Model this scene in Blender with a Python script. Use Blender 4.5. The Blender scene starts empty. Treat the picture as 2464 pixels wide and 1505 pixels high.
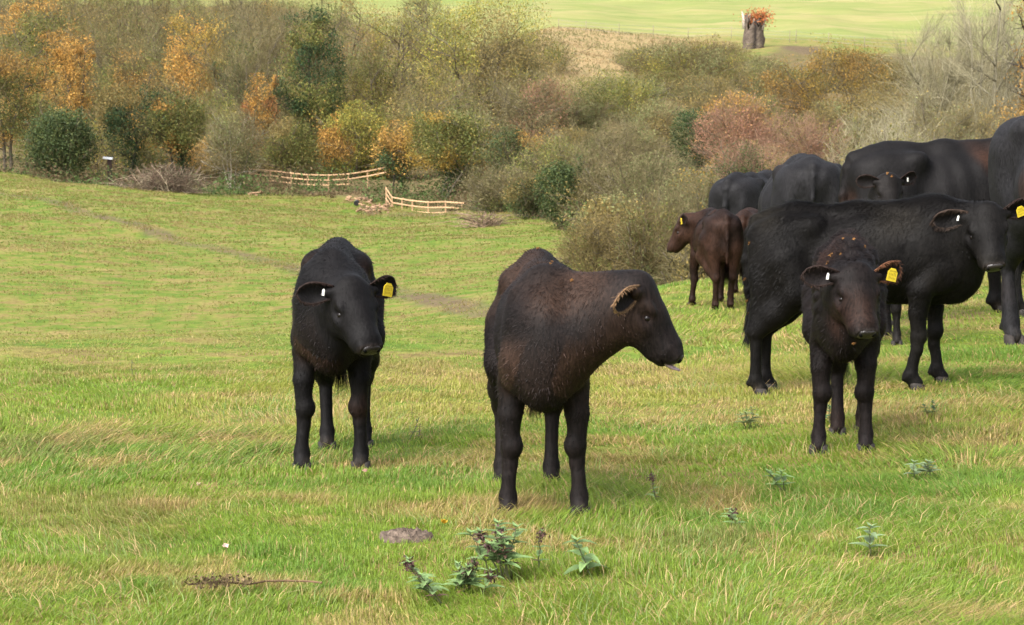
import bpy, math, random, os
import numpy as np
from mathutils import Vector, Matrix
PI = math.pi
R = math.radians
rng = np.random.default_rng(7)
random.seed(7)
scn = bpy.context.scene
COL = scn.collection

# ------------------------------------------------------------------ camera
F = 5562.0                      # focal length in pixels of a 2464 px wide picture
CU, CV = 1232.0, 752.5
PH = math.atan(902.5 / F)       # looking down
cam_d = bpy.data.cameras.new('camera')
cam = bpy.data.objects.new('camera', cam_d)
COL.objects.link(cam)
cam_d.sensor_width = 36.0
cam_d.sensor_fit = 'HORIZONTAL'
cam_d.lens = 36.0 * F / 2464.0
cam_d.clip_start = 0.1
cam_d.clip_end = 3000
cam.rotation_euler = (PI / 2 - PH, 0, 0)
cam_d.dof.use_dof = True
cam_d.dof.focus_distance = 10.5
cam_d.dof.aperture_fstop = 15
scn.camera = cam

# ------------------------------------------------------------------ world, sun, exposure
SUN_EL, SUN_AZ = 48.0, -140.0     # azimuth measured from +Y clockwise: behind the camera, to the left
w = bpy.data.worlds.new('World')
scn.world = w
w.use_nodes = True
nt = w.node_tree
nt.nodes.clear()
wo = nt.nodes.new('ShaderNodeOutputWorld')
bg = nt.nodes.new('ShaderNodeBackground')
sky = nt.nodes.new('ShaderNodeTexSky')
sky.sky_type = 'NISHITA'
sky.sun_disc = False
sky.sun_elevation = R(SUN_EL)
sky.sun_rotation = R(SUN_AZ)
sky.dust_density = 6.0
sky.air_density = 0.6
sky.ozone_density = 0.6
bg.inputs[1].default_value = 0.15
hsv = nt.nodes.new('ShaderNodeHueSaturation')      # thin overcast: the sky is nearly white
hsv.inputs['Saturation'].default_value = 0.35
nt.links.new(sky.outputs[0], hsv.inputs['Color'])
nt.links.new(hsv.outputs[0], bg.inputs[0])
nt.links.new(bg.outputs[0], wo.inputs[0])
sd = bpy.data.lights.new('sun', 'SUN')
sd.energy = 0.6
sd.angle = R(70)
sd.color = (1.0, 0.95, 0.86)
sun = bpy.data.objects.new('sun', sd)
COL.objects.link(sun)
az = R(SUN_AZ)
sdir = Vector((math.sin(az) * math.cos(R(SUN_EL)), math.cos(az) * math.cos(R(SUN_EL)), math.sin(R(SUN_EL))))
sun.rotation_euler = sdir.to_track_quat('Z', 'Y').to_euler()
scn.view_settings.view_transform = 'Standard'
scn.view_settings.look = 'None'
scn.view_settings.exposure = 1.80
scn.view_settings.gamma = 1.0
scn.cycles.max_bounces = 5
scn.cycles.diffuse_bounces = 3
scn.cycles.glossy_bounces = 2
scn.cycles.transmission_bounces = 3
scn.cycles.transparent_max_bounces = 4

# ------------------------------------------------------------------ picture <-> world
cP, sP = math.cos(PH), math.sin(PH)
def zy(v):
    q = (CV - v) / F
    return (-sP + q * cP) / (cP + q * sP)
def dy(v):
    return cP + (CV - v) / F * sP
def at(u, v, Y):
    return np.array([(u - CU) / F / dy(v) * Y, Y, zy(v) * Y])
def proj(p):
    x, y, z = p
    d = y * cP - z * sP
    return CU + F * x / d, CV - F * (y * sP + z * cP) / d

# ------------------------------------------------------------------ noise in numpy
def _hash(ix, iy, seed):
    h = (ix.astype(np.int64) * 374761393 + iy.astype(np.int64) * 668265263 + seed * 1442695041) & 0xFFFFFFFF
    h = ((h ^ (h >> 13)) * 1274126177) & 0xFFFFFFFF
    return ((h ^ (h >> 16)) & 0xFFFF) / 65535.0
def vnoise(x, y, seed=0):
    ix = np.floor(x); iy = np.floor(y)
    fx = x - ix; fy = y - iy
    fx = fx * fx * (3 - 2 * fx); fy = fy * fy * (3 - 2 * fy)
    ix = ix.astype(np.int64); iy = iy.astype(np.int64)
    a = _hash(ix, iy, seed); b = _hash(ix + 1, iy, seed)
    c = _hash(ix, iy + 1, seed); d = _hash(ix + 1, iy + 1, seed)
    return (a * (1 - fx) + b * fx) * (1 - fy) + (c * (1 - fx) + d * fx) * fy
def fbm(x, y, seed=0, oc=4):
    s = 0; a = 0.5; t = 0
    for i in range(oc):
        s = s + a * vnoise(x * 2 ** i + 13.7 * i, y * 2 ** i - 7.1 * i, seed + i)
        t += a; a *= 0.5
    return s / t
def smooth(x, a, b):
    t = np.clip((x - a) / (b - a), 0, 1)
    return t * t * (3 - 2 * t)

# ------------------------------------------------------------------ terrain: real heights from depth profiles
def near_z(x, Y):
    zz = -1.405 - 0.0967 * Y
    q = np.maximum(0, x - 0.8)
    return zz + 0.055 * q * q / (q + 0.6)
PROF = {  # direction column -> [(depth, picture row)]; first depth = where the near pasture starts to fall away
 -1500: (17.5, [(32, 880), (52, 800), (68, 650), (90, 520), (115, 420), (135, 370), (160, 330), (200, 260), (270, 120), (340, -10), (460, -70), (700, -105)]),
 0:    (17.5, [(32, 885), (50, 826), (65, 700), (85, 590), (110, 500), (140, 427), (150, 414), (165, 400), (200, 330), (270, 150), (340, 0), (460, -60), (700, -100)]),
 500:  (18.0, [(32, 880), (50, 815), (65, 705), (82, 620), (105, 535), (130, 480), (147, 458), (160, 428), (200, 340), (270, 150), (340, 0), (460, -60), (700, -100)]),
 1000: (19.5, [(32, 850), (46, 785), (60, 705), (75, 640), (92, 582), (108, 548), (124, 520), (136, 490), (150, 452), (165, 425), (200, 320), (260, 150), (330, 15), (460, -60), (700, -100)]),
 1330: (21.0, [(32, 820), (45, 745), (60, 670), (75, 615), (90, 575), (104, 552), (120, 500), (145, 370), (170, 240), (200, 130), (235, 66), (300, 15), (460, -60), (700, -100)]),
 1640: (26.0, [(36, 770), (50, 700), (70, 610), (90, 540), (115, 450), (150, 320), (190, 190), (232, 90), (300, 22), (460, -60), (700, -100)]),
 2000: (27.0, [(36, 750), (50, 680), (70, 590), (100, 470), (130, 360), (160, 260), (195, 170), (228, 104), (300, 25), (460, -60), (700, -100)]),
 2464: (28.0, [(36, 750), (50, 680), (70, 590), (100, 470), (130, 360), (160, 260), (195, 180), (225, 132), (300, 30), (460, -60), (700, -100)]),
 4200: (28.0, [(36, 750), (50, 680), (70, 590), (100, 470), (130, 360), (160, 260), (195, 180), (225, 132), (300, 30), (460, -60), (700, -100)]),
}
def pchip(xk, yk, x):
    h = np.diff(xk); m = np.diff(yk) / h
    d = np.zeros_like(yk)
    for i in range(1, len(xk) - 1):
        if m[i - 1] * m[i] > 0:
            w1 = 2 * h[i] + h[i - 1]; w2 = h[i] + 2 * h[i - 1]
            d[i] = (w1 + w2) / (w1 / m[i - 1] + w2 / m[i])
    d[0] = m[0]; d[-1] = m[-1]
    i = np.clip(np.searchsorted(xk, x) - 1, 0, len(xk) - 2)
    t = (x - xk[i]) / h[i]
    return ((2 * t**3 - 3 * t**2 + 1) * yk[i] + (t**3 - 2 * t**2 + t) * h[i] * d[i]
            + (-2 * t**3 + 3 * t**2) * yk[i + 1] + (t**3 - t**2) * h[i] * d[i + 1])
GY = np.exp(np.linspace(math.log(5.0), math.log(690.0), 500))
GU = np.array(sorted(PROF.keys()), float)
GZ = np.zeros((len(GU), len(GY)))
for i, u in enumerate(GU):
    yb, pts = PROF[int(u)]
    xs = (u - CU) / F
    nk = np.linspace(5.0, yb, 9)
    xk = np.concatenate([nk, [p[0] for p in pts]])
    zk = np.concatenate([near_z(np.clip(xs, -.3, .3) * nk, nk), [zy(p[1]) * p[0] for p in pts]])
    GZ[i] = pchip(xk, zk, GY)
GU2 = np.linspace(-1500, 4200, 300)
GZ2 = np.zeros((300, len(GY)))
for j in range(len(GY)):
    GZ2[:, j] = pchip(GU, GZ[:, j], GU2)
LGY = np.log(GY)
def G0(x, Y):
    x = np.asarray(x, float); Y = np.asarray(Y, float)
    Yc = np.clip(Y, 5.0, 680.0)
    u = np.clip(CU + F * x / Yc * cP, -1499, 4199)
    fu = (u - GU2[0]) / (GU2[1] - GU2[0]); iu = np.clip(fu.astype(int), 0, 298); fu = fu - iu
    fl = (np.log(Yc) - LGY[0]) / (LGY[1] - LGY[0]); il = np.clip(fl.astype(int), 0, len(GY) - 2); fl = fl - il
    z = ((GZ2[iu, il] * (1 - fu) + GZ2[iu + 1, il] * fu) * (1 - fl) + (GZ2[iu, il + 1] * (1 - fu) + GZ2[iu + 1, il + 1] * fu) * fl)
    return z + np.where(Y < 5.0, (5.0 - Y) * 0.0967, 0.0)
def G(x, Y):
    x = np.asarray(x, float); Y = np.asarray(Y, float)
    z = G0(x, Y)
    n = fbm(x * 1.1, Y * 1.1, 3, 4) - 0.5
    n2 = fbm(x * 0.12, Y * 0.12, 9, 3) - 0.5
    return z + 0.07 * n + smooth(Y, 40, 90) * 0.7 * n2 * (1 + smooth(Y, 120, 200))
def Gs(x, Y): return float(G(np.array([x]), np.array([Y]))[0])
def on_ground(u, v, y0=6.0, y1=600.0):
    """first point of the ground met by the ray through picture point (u, v)"""
    Y = np.exp(np.linspace(math.log(y0), math.log(y1), 2500))
    X = (u - CU) / F / dy(v) * Y
    below = zy(v) * Y < G(X, Y)
    k = int(np.argmax(below)) if below.any() else len(Y) - 1
    return float(X[k]), float(Y[k])

# ------------------------------------------------------------------ helpers: objects
def mesh_obj(name, V, Fc, mat=None, parent=None, col=None, smooth_=False, extra=None):
    V = np.asarray(V, np.float32)
    me = bpy.data.meshes.new(name)
    groups = Fc if isinstance(Fc, list) else [Fc]
    groups = [np.asarray(g, np.int32) for g in groups if len(g)]
    me.vertices.add(len(V))
    me.vertices.foreach_set('co', V.ravel())
    nl = sum(g.size for g in groups); npg = sum(len(g) for g in groups)
    me.loops.add(nl)
    me.loops.foreach_set('vertex_index', np.concatenate([g.ravel() for g in groups]))
    me.polygons.add(npg)
    sizes = np.concatenate([np.full(len(g), g.shape[1], np.int32) for g in groups])
    st = np.concatenate([[0], np.cumsum(sizes)[:-1]]).astype(np.int32)
    me.polygons.foreach_set('loop_start', st)
    try: me.polygons.foreach_set('loop_total', sizes)
    except Exception: pass
    me.polygons.foreach_set('use_smooth', np.full(npg, smooth_, bool))
    me.update(calc_edges=True)
    if col is not None:
        ca = me.color_attributes.new('col', 'FLOAT_COLOR', 'POINT')
        c = np.ones((len(V), 4), np.float32); c[:, :3] = np.asarray(col, np.float32)[..., :3]
        ca.data.foreach_set('color', c.ravel())
    if extra is not None:
        for nme, arr in extra.items():
            a = me.attributes.new(nme, 'FLOAT', 'POINT')
            a.data.foreach_set('value', np.asarray(arr, np.float32))
    o = bpy.data.objects.new(name, me)
    COL.objects.link(o)
    if mat: me.materials.append(mat)
    if parent: o.parent = parent
    return o
def tag(o, label, cat, group=None, kind=None):
    if label: o['label'] = label
    if cat: o['category'] = cat
    if group: o['group'] = group
    if kind: o['kind'] = kind
    return o
def thing(name, loc, label, cat, group=None, rz=0.0):
    o = bpy.data.objects.new(name, None)
    COL.objects.link(o)
    o.empty_display_size = 0.2
    o.location = loc
    o.rotation_euler = (0, 0, rz)
    return tag(o, label, cat, group)

class MB:
    """collects tubes, boxes and faces of one mesh"""
    def __init__(s): s.V = []; s.F4 = []; s.F3 = []; s.C = []; s.n = 0
    def add(s, V, F4=(), F3=(), c=None):
        V = np.asarray(V, float).reshape(-1, 3)
        s.V.append(V)
        if len(F4): s.F4.append(np.asarray(F4, int) + s.n)
        if len(F3): s.F3.append(np.asarray(F3, int) + s.n)
        s.C.append(np.tile(np.asarray(c if c is not None else (1, 1, 1), float)[:3], (len(V), 1)) if c is None or np.ndim(c) == 1 else np.asarray(c))
        s.n += len(V)
    def tube(s, P, r, n=5, c=None):
        P = np.asarray(P, float); r = np.asarray(r, float) * np.ones(len(P))
        T = np.gradient(P, axis=0); T /= np.linalg.norm(T, axis=1)[:, None] + 1e-9
        ref = np.array([0.31, 0.17, 0.93]) if abs(T[0][2]) < 0.9 else np.array([1.0, 0.1, 0.0])
        A = np.cross(T, ref); A /= np.linalg.norm(A, axis=1)[:, None] + 1e-9
        B = np.cross(T, A)
        th = np.arange(n) * 2 * PI / n
        V = P[:, None] + r[:, None, None] * (np.cos(th)[None, :, None] * A[:, None] + np.sin(th)[None, :, None] * B[:, None])
        m = len(P)
        i = np.arange(m - 1)[:, None] * n; j = np.arange(n)[None]
        f = np.stack([i + j, i + (j + 1) % n, i + n + (j + 1) % n, i + n + j], -1).reshape(-1, 4)
        V = V.reshape(-1, 3)
        V = np.vstack([V, P[0] - T[0] * r[0] * .3, P[-1] + T[-1] * r[-1] * .5])
        k0 = m * n; k1 = k0 + 1
        jj = np.arange(n)
        f3 = np.vstack([np.stack([np.full(n, k0), (jj + 1) % n, jj], -1), np.stack([np.full(n, k1), (m - 1) * n + jj, (m - 1) * n + (jj + 1) % n], -1)])
        s.add(V, f, f3, c)
    def box(s, c0, sz, rot=None, c=None, bev=0.12):
        sz = np.asarray(sz, float) / 2
        b = min(sz) * bev
        V = []
        for k, ax in enumerate(((0, 1, 2), (1, 2, 0), (2, 0, 1))):
            for sg in (-1, 1):
                for a, d in ((-1, -1), (1, -1), (1, 1), (-1, 1)):
                    p = [0, 0, 0]; p[ax[0]] = sg * sz[ax[0]]
                    p[ax[1]] = a * (sz[ax[1]] - b); p[ax[2]] = d * (sz[ax[2]] - b)
                    V.append(p)
        V = np.array(V)
        from itertools import combinations
        bmv = V
        F4 = []
        for k in range(6):
            q = [4 * k, 4 * k + 1, 4 * k + 2, 4 * k + 3]
            F4.append(q if k % 2 else q[::-1])
        idx = {tuple(np.round(p, 6)): i for i, p in enumerate(V)}
        # bevel edges
        for ax in range(3):
            o1, o2 = (ax + 1) % 3, (ax + 2) % 3
            for s1 in (-1, 1):
                for s2 in (-1, 1):
                    q = []
                    for e, fac in ((-1, 1), (1, 1), (1, 2), (-1, 2)):
                        p = [0, 0, 0]
                        p[ax] = e * (sz[ax] - b)
                        p[o1] = s1 * (sz[o1] if fac == 1 else sz[o1] - b)
                        p[o2] = s2 * (sz[o2] - b if fac == 1 else sz[o2])
                        q.append(idx[tuple(np.round(p, 6))])
                    F4.append(q)
        F3 = []
        for a in (-1, 1):
            for bb in (-1, 1):
                for cc in (-1, 1):
                    q = []
                    for full in range(3):
                        p = [a * (sz[0] - b), bb * (sz[1] - b), cc * (sz[2] - b)]
                        p[full] = (a, bb, cc)[full] * sz[full]
                        q.append(idx[tuple(np.round(p, 6))])
                    F3.append(q)
        if rot is not None: V = V @ np.asarray(rot).T
        s.add(V + np.asarray(c0), F4, F3, c)
    def build(s, name, mat, parent=None, sm=False):
        V = np.vstack(s.V); Fs = []
        if s.F4: Fs.append(np.vstack(s.F4))
        if s.F3: Fs.append(np.vstack(s.F3))
        return mesh_obj(name, V, Fs, mat, parent, np.vstack(s.C), sm)

# ------------------------------------------------------------------ materials
def new_mat(name):
    m = bpy.data.materials.new(name)
    m.use_nodes = True
    m.node_tree.nodes.clear()
    return m, m.node_tree
def node(t, kind, **kw):
    n = t.nodes.new(kind)
    for k, v in kw.items():
        if k in n.inputs: n.inputs[k].default_value = v
        else: setattr(n, k, v)
    return n
def leaf_mat(name, trans=0.35, rough=0.6, spec=0.3):
    m, t = new_mat(name)
    out = t.nodes.new('ShaderNodeOutputMaterial')
    a = node(t, 'ShaderNodeAttribute', attribute_name='col')
    p = node(t, 'ShaderNodeBsdfPrincipled', Roughness=rough)
    p.inputs['Specular IOR Level'].default_value = spec
    tr = t.nodes.new('ShaderNodeBsdfTranslucent')
    mx = node(t, 'ShaderNodeMixShader'); mx.inputs[0].default_value = trans
    t.links.new(a.outputs['Color'], p.inputs['Base Color'])
    t.links.new(a.outputs['Color'], tr.inputs['Color'])
    t.links.new(p.outputs[0], mx.inputs[1]); t.links.new(tr.outputs[0], mx.inputs[2])
    t.links.new(mx.outputs[0], out.inputs[0])
    return m
def attr_mat(name, rough=0.8, spec=0.3, nscale=20.0, namt=0.35, bump=0.3, coat=0.0):
    m, t = new_mat(name)
    out = t.nodes.new('ShaderNodeOutputMaterial')
    a = node(t, 'ShaderNodeAttribute', attribute_name='col')
    tc = t.nodes.new('ShaderNodeTexCoord')
    no = node(t, 'ShaderNodeTexNoise', Scale=nscale, Detail=5.0)
    t.links.new(tc.outputs['Object'], no.inputs['Vector'])
    mr = node(t, 'ShaderNodeMapRange')
    mr.inputs[1].default_value = 0.25; mr.inputs[2].default_value = 0.75
    mr.inputs[3].default_value = 1 - namt; mr.inputs[4].default_value = 1 + namt
    t.links.new(no.outputs[0], mr.inputs[0])
    vm = node(t, 'ShaderNodeVectorMath', operation='SCALE')
    t.links.new(a.outputs['Color'], vm.inputs[0]); t.links.new(mr.outputs[0], vm.inputs['Scale'])
    p = node(t, 'ShaderNodeBsdfPrincipled', Roughness=rough)
    p.inputs['Specular IOR Level'].default_value = spec
    p.inputs['Coat Weight'].default_value = coat
    t.links.new(vm.outputs[0], p.inputs['Base Color'])
    b = node(t, 'ShaderNodeBump', Strength=bump, Distance=0.02)
    t.links.new(no.outputs[0], b.inputs['Height']); t.links.new(b.outputs[0], p.inputs['Normal'])
    t.links.new(p.outputs[0], out.inputs[0])
    return m
M_GRASS = leaf_mat('grass_blades', 0.5, 0.5, 0.35)
M_LEAF = leaf_mat('tree_leaves', 0.3, 0.65, 0.2)
M_WEED = leaf_mat('weed_leaves', 0.25, 0.55, 0.35)
M_BARK = attr_mat('bark', 0.9, 0.2, 8.0, 0.4, 0.5)
M_WOOD = attr_mat('sawn_wood', 0.8, 0.25, 14.0, 0.3, 0.2)
M_DUNG = attr_mat('dried_dung', 0.95, 0.1, 45.0, 0.6, 0.9)
M_PLASTIC = attr_mat('tag_plastic', 0.45, 0.4, 60.0, 0.12, 0.05)
M_HORN = attr_mat('hoof_horn', 0.7, 0.3, 60.0, 0.45, 0.4)
M_NOSE = attr_mat('nose_leather', 0.32, 0.45, 120.0, 0.2, 0.25)
M_EYE = attr_mat('eye_wet', 0.25, 0.3, 10.0, 0.05, 0.0, 0.0)
M_TONGUE = attr_mat('tongue_skin', 0.35, 0.5, 90.0, 0.1, 0.2)
def coat_mat(name):
    m, t = new_mat(name)
    out = t.nodes.new('ShaderNodeOutputMaterial')
    a = node(t, 'ShaderNodeAttribute', attribute_name='col')
    tc = t.nodes.new('ShaderNodeTexCoord')
    mp = t.nodes.new('ShaderNodeMapping'); mp.inputs['Scale'].default_value = (95, 95, 20)
    wn = node(t, 'ShaderNodeTexNoise', Scale=5.0, Detail=2.0)
    t.links.new(tc.outputs['Object'], wn.inputs['Vector'])
    ad = node(t, 'ShaderNodeVectorMath', operation='MULTIPLY_ADD')
    t.links.new(wn.outputs[1], ad.inputs[0]); ad.inputs[1].default_value = (.10, .10, .10)
    t.links.new(tc.outputs['Object'], ad.inputs[2])
    t.links.new(ad.outputs[0], mp.inputs['Vector'])
    no = node(t, 'ShaderNodeTexNoise', Scale=1.0, Detail=4.0, Roughness=0.65)
    t.links.new(mp.outputs[0], no.inputs['Vector'])
    mr = node(t, 'ShaderNodeMapRange')
    mr.inputs[1].default_value = 0.3; mr.inputs[2].default_value = 0.7; mr.inputs[3].default_value = 0.35; mr.inputs[4].default_value = 1.7
    t.links.new(no.outputs[0], mr.inputs[0])
    vm = node(t, 'ShaderNodeVectorMath', operation='SCALE')
    t.links.new(a.outputs['Color'], vm.inputs[0]); t.links.new(mr.outputs[0], vm.inputs['Scale'])
    p = node(t, 'ShaderNodeBsdfPrincipled', Roughness=0.62)
    p.inputs['Specular IOR Level'].default_value = 0.10
    t.links.new(vm.outputs[0], p.inputs['Base Color'])
    b = node(t, 'ShaderNodeBump', Strength=0.22, Distance=0.010)
    t.links.new(no.outputs[0], b.inputs['Height']); t.links.new(b.outputs[0], p.inputs['Normal'])
    t.links.new(p.outputs[0], out.inputs[0])
    return m
M_BODY = coat_mat('short_coat')
M_FUR = leaf_mat('coat_hair', 0.0, 0.5, 0.08)
M_BURR = attr_mat('burr', 0.9, 0.2, 60.0, 0.4, 0.5)
M_MUD = attr_mat('earth', 0.95, 0.15, 3.0, 0.4, 0.6)

# ------------------------------------------------------------------ ground sheet
WOOD_U = [-1500, 0, 250, 500, 720, 930, 1120, 1330, 1450, 1640, 2464, 4200]
WOOD_Y = [135, 146, 139, 141, 142, 134, 128, 106, 70, 45, 45, 45]
STRAW_U = [-1500, 700, 1200, 1330, 1500, 1640, 2000, 4200]
STRAW_Y = [330, 330, 250, 168, 168, 205, 212, 212]
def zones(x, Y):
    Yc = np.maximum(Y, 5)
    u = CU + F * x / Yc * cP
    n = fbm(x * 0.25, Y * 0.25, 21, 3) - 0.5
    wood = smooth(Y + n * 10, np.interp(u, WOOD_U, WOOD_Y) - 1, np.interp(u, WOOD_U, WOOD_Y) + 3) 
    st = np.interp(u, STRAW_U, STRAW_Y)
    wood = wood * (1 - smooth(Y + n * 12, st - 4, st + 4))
    far = smooth(Y + 4 * n, 232, 236)
    straw = smooth(Y + n * 12, st - 4, st + 4) * (1 - far) * (1 - .75 * smooth(u + n * 200, 1640, 1800))
    return wood, straw, far
TRACK = [(-40, 455), (60, 472), (150, 490), (260, 525), (380, 562), (480, 590), (600, 617), (700, 640), (820, 672), (930, 700), (1010, 716), (1100, 735), (1180, 752)]
def build_ground():
    s1 = np.concatenate([np.linspace(-1.6, -0.27, 60)[:-1], np.linspace(-0.27, 0.27, 300), np.linspace(0.27, 1.6, 60)[1:]])
    Yr = np.concatenate([np.linspace(-40, 4.8, 24), np.exp(np.linspace(math.log(5.0), math.log(690), 720))])
    S, YY = np.meshgrid(s1, Yr)
    X = S * np.maximum(YY, 12)
    Z = G(X, YY)
    V = np.stack([X, YY, Z], -1).reshape(-1, 3)
    ny, nx = X.shape
    i = np.arange(ny - 1)[:, None] * nx; j = np.arange(nx - 1)[None]
    Fq = np.stack([i + j, i + j + 1, i + nx + j + 1, i + nx + j], -1).reshape(-1, 4)
    wood, straw, far = zones(X.ravel(), YY.ravel())
    # cattle track and bare earth
    P = np.array([on_ground(u, v, 34) for u, v in TRACK])
    xx, yy = X.ravel(), YY.ravel()
    dmin = np.full(len(xx), 1e9)
    sel = np.where((yy > 36) & (yy < 150))[0]
    wob = 0.25 * (fbm(xx[sel] * 0.6, yy[sel] * 0.6, 31, 3) - 0.5)
    for a, b in zip(P[:-1], P[1:]):
        ab = b - a
        t = np.clip(((xx[sel] - a[0]) * ab[0] + (yy[sel] - a[1]) * ab[1]) / (ab @ ab), 0, 1)
        d = np.hypot(xx[sel] - a[0] - t * ab[0], (yy[sel] - a[1] - t * ab[1]) * 0.45)
        dmin[sel] = np.minimum(dmin[sel], d + wob)
    dirt = 1 - smooth(dmin, 0.22, 0.75)
    dirt *= (0.70 + 0.30 * smooth(fbm(xx * 0.35, yy * 0.35, 41, 3), 0.38, 0.6)) * (.65 + .35 * smooth(fbm(xx * 2.5, yy * 1.2, 43, 3), .35, .6))
    for (u, v, Y, ru, rY, st) in ((905, 497, 131, 45, 4.5, 1.0), (1010, 535, 127, 110, 3.0, 0.8), (1930, 142, 214, 75, 9, 1.0), (1620, 740, 21.5, 40, .6, .3)):
        p = at(u, v, Y); rx = ru / F * Y
        d = np.hypot((xx - p[0]) / rx, (yy - Y) / rY) + 0.7 * (fbm(xx * 0.8, yy * 0.8, 51, 3) - 0.5)
        dirt = np.maximum(dirt, st * (1 - smooth(d, 0.6, 1.0)))
    m, t = new_mat('pasture')
    out = t.nodes.new('ShaderNodeOutputMaterial')
    tc = t.nodes.new('ShaderNodeTexCoord')
    def noise(scale, det=5.0, rough=0.6):
        n = node(t, 'ShaderNodeTexNoise', Scale=scale, Detail=det, Roughness=rough)
        t.links.new(tc.outputs['Object'], n.inputs['Vector']); return n
    def ramp(src, stops):
        r = t.nodes.new('ShaderNodeValToRGB')
        while len(r.color_ramp.elements) < len(stops): r.color_ramp.elements.new(0.5)
        for e, (p_, c_) in zip(r.color_ramp.elements, stops):
            e.position = p_; e.color = (*c_, 1)
        t.links.new(src, r.inputs[0]); return r
    def mix(fac, a, b, mode='MIX'):
        mx = t.nodes.new('ShaderNodeMix'); mx.data_type = 'RGBA'; mx.blend_type = mode
        if isinstance(fac, float): mx.inputs[0].default_value = fac
        else: t.links.new(fac, mx.inputs[0])
        t.links.new(a, mx.inputs[6]); t.links.new(b, mx.inputs[7])
        return mx.outputs[2]
    mpf = t.nodes.new('ShaderNodeMapping'); mpf.inputs['Scale'].default_value = (0.05, 0.35, 0.05)
    t.links.new(tc.outputs['Object'], mpf.inputs['Vector'])
    n5 = node(t, 'ShaderNodeTexNoise', Scale=1.0, Detail=7.0, Roughness=0.7)
    t.links.new(mpf.outputs[0], n5.inputs['Vector'])
    n1 = noise(0.09, 4); n2 = noise(1.1, 6, 0.7); n3 = noise(6.0, 5, 0.7); n4 = noise(0.35, 5, .65)
    r1 = ramp(n1.outputs[0], [(0.35, (0.088, 0.142, 0.018)), (0.5, (0.120, 0.158, 0.025)), (0.65, (0.162, 0.165, 0.036))])
    r2 = ramp(n2.outputs[0], [(0.38, (0.062, 0.118, 0.013)), (0.48, (0.112, 0.152, 0.022)), (0.56, (0.190, 0.155, 0.050)), (0.66, (0.15, 0.098, 0.045))])
    c = mix(0.8, r1.outputs[0], r2.outputs[0])
    r4 = ramp(n4.outputs[0], [(0.54, (0, 0, 0)), (0.70, (1, 1, 1))])
    r4b = t.nodes.new('ShaderNodeMath'); r4b.operation = 'MULTIPLY'; r4b.inputs[1].default_value = 0.8
    t.links.new(r4.outputs[0], r4b.inputs[0])
    tan = node(t, 'ShaderNodeRGB'); tan.outputs[0].default_value = (0.25, 0.185, 0.075, 1)
    c = mix(r4b.outputs[0], c, tan.outputs[0])
    r3 = ramp(n3.outputs[0], [(0.3, (0.55, 0.55, 0.5)), (0.55, (1, 1, 1)), (0.75, (1.25, 1.2, 1.15))])
    c = mix(0.8, c, r3.outputs[0], 'MULTIPLY')
    def attr(nm): return node(t, 'ShaderNodeAttribute', attribute_name=nm).outputs['Fac']
    rf = ramp(n5.outputs[0], [(0.36, (0.135, 0.175, 0.050)), (0.5, (0.185, 0.200, 0.065)), (0.64, (0.245, 0.215, 0.095))])
    c = mix(attr('far'), c, rf.outputs[0])
    rs = ramp(n2.outputs[0], [(0.3, (0.16, 0.15, 0.065)), (0.5, (0.25, 0.185, 0.09)), (0.7, (0.30, 0.205, 0.11))])
    c = mix(attr('straw'), c, rs.outputs[0])
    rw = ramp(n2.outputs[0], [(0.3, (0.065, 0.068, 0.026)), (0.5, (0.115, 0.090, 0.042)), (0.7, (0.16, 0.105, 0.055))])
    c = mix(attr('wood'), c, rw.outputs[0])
    rd = ramp(n3.outputs[0], [(0.3, (0.060, 0.045, 0.026)), (0.6, (0.125, 0.092, 0.052)), (0.8, (0.23, 0.18, 0.11))])
    c = mix(attr('dirt'), c, rd.outputs[0])
    p = node(t, 'ShaderNodeBsdfPrincipled', Roughness=0.9)
    p.inputs['Specular IOR Level'].default_value = 0.1
    t.links.new(c, p.inputs['Base Color'])
    b = node(t, 'ShaderNodeBump', Strength=0.9, Distance=0.10)
    t.links.new(n2.outputs[0], b.inputs['Height'])
    b2 = node(t, 'ShaderNodeBump', Strength=0.8, Distance=0.04)
    t.links.new(n3.outputs[0], b2.inputs['Height']); t.links.new(b.outputs[0], b2.inputs['Normal'])
    t.links.new(b2.outputs[0], p.inputs['Normal'])
    t.links.new(p.outputs[0], out.inputs[0])
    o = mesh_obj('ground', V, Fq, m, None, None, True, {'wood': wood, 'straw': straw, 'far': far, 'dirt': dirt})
    tag(o, None, None, None, 'structure')
build_ground()
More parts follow.
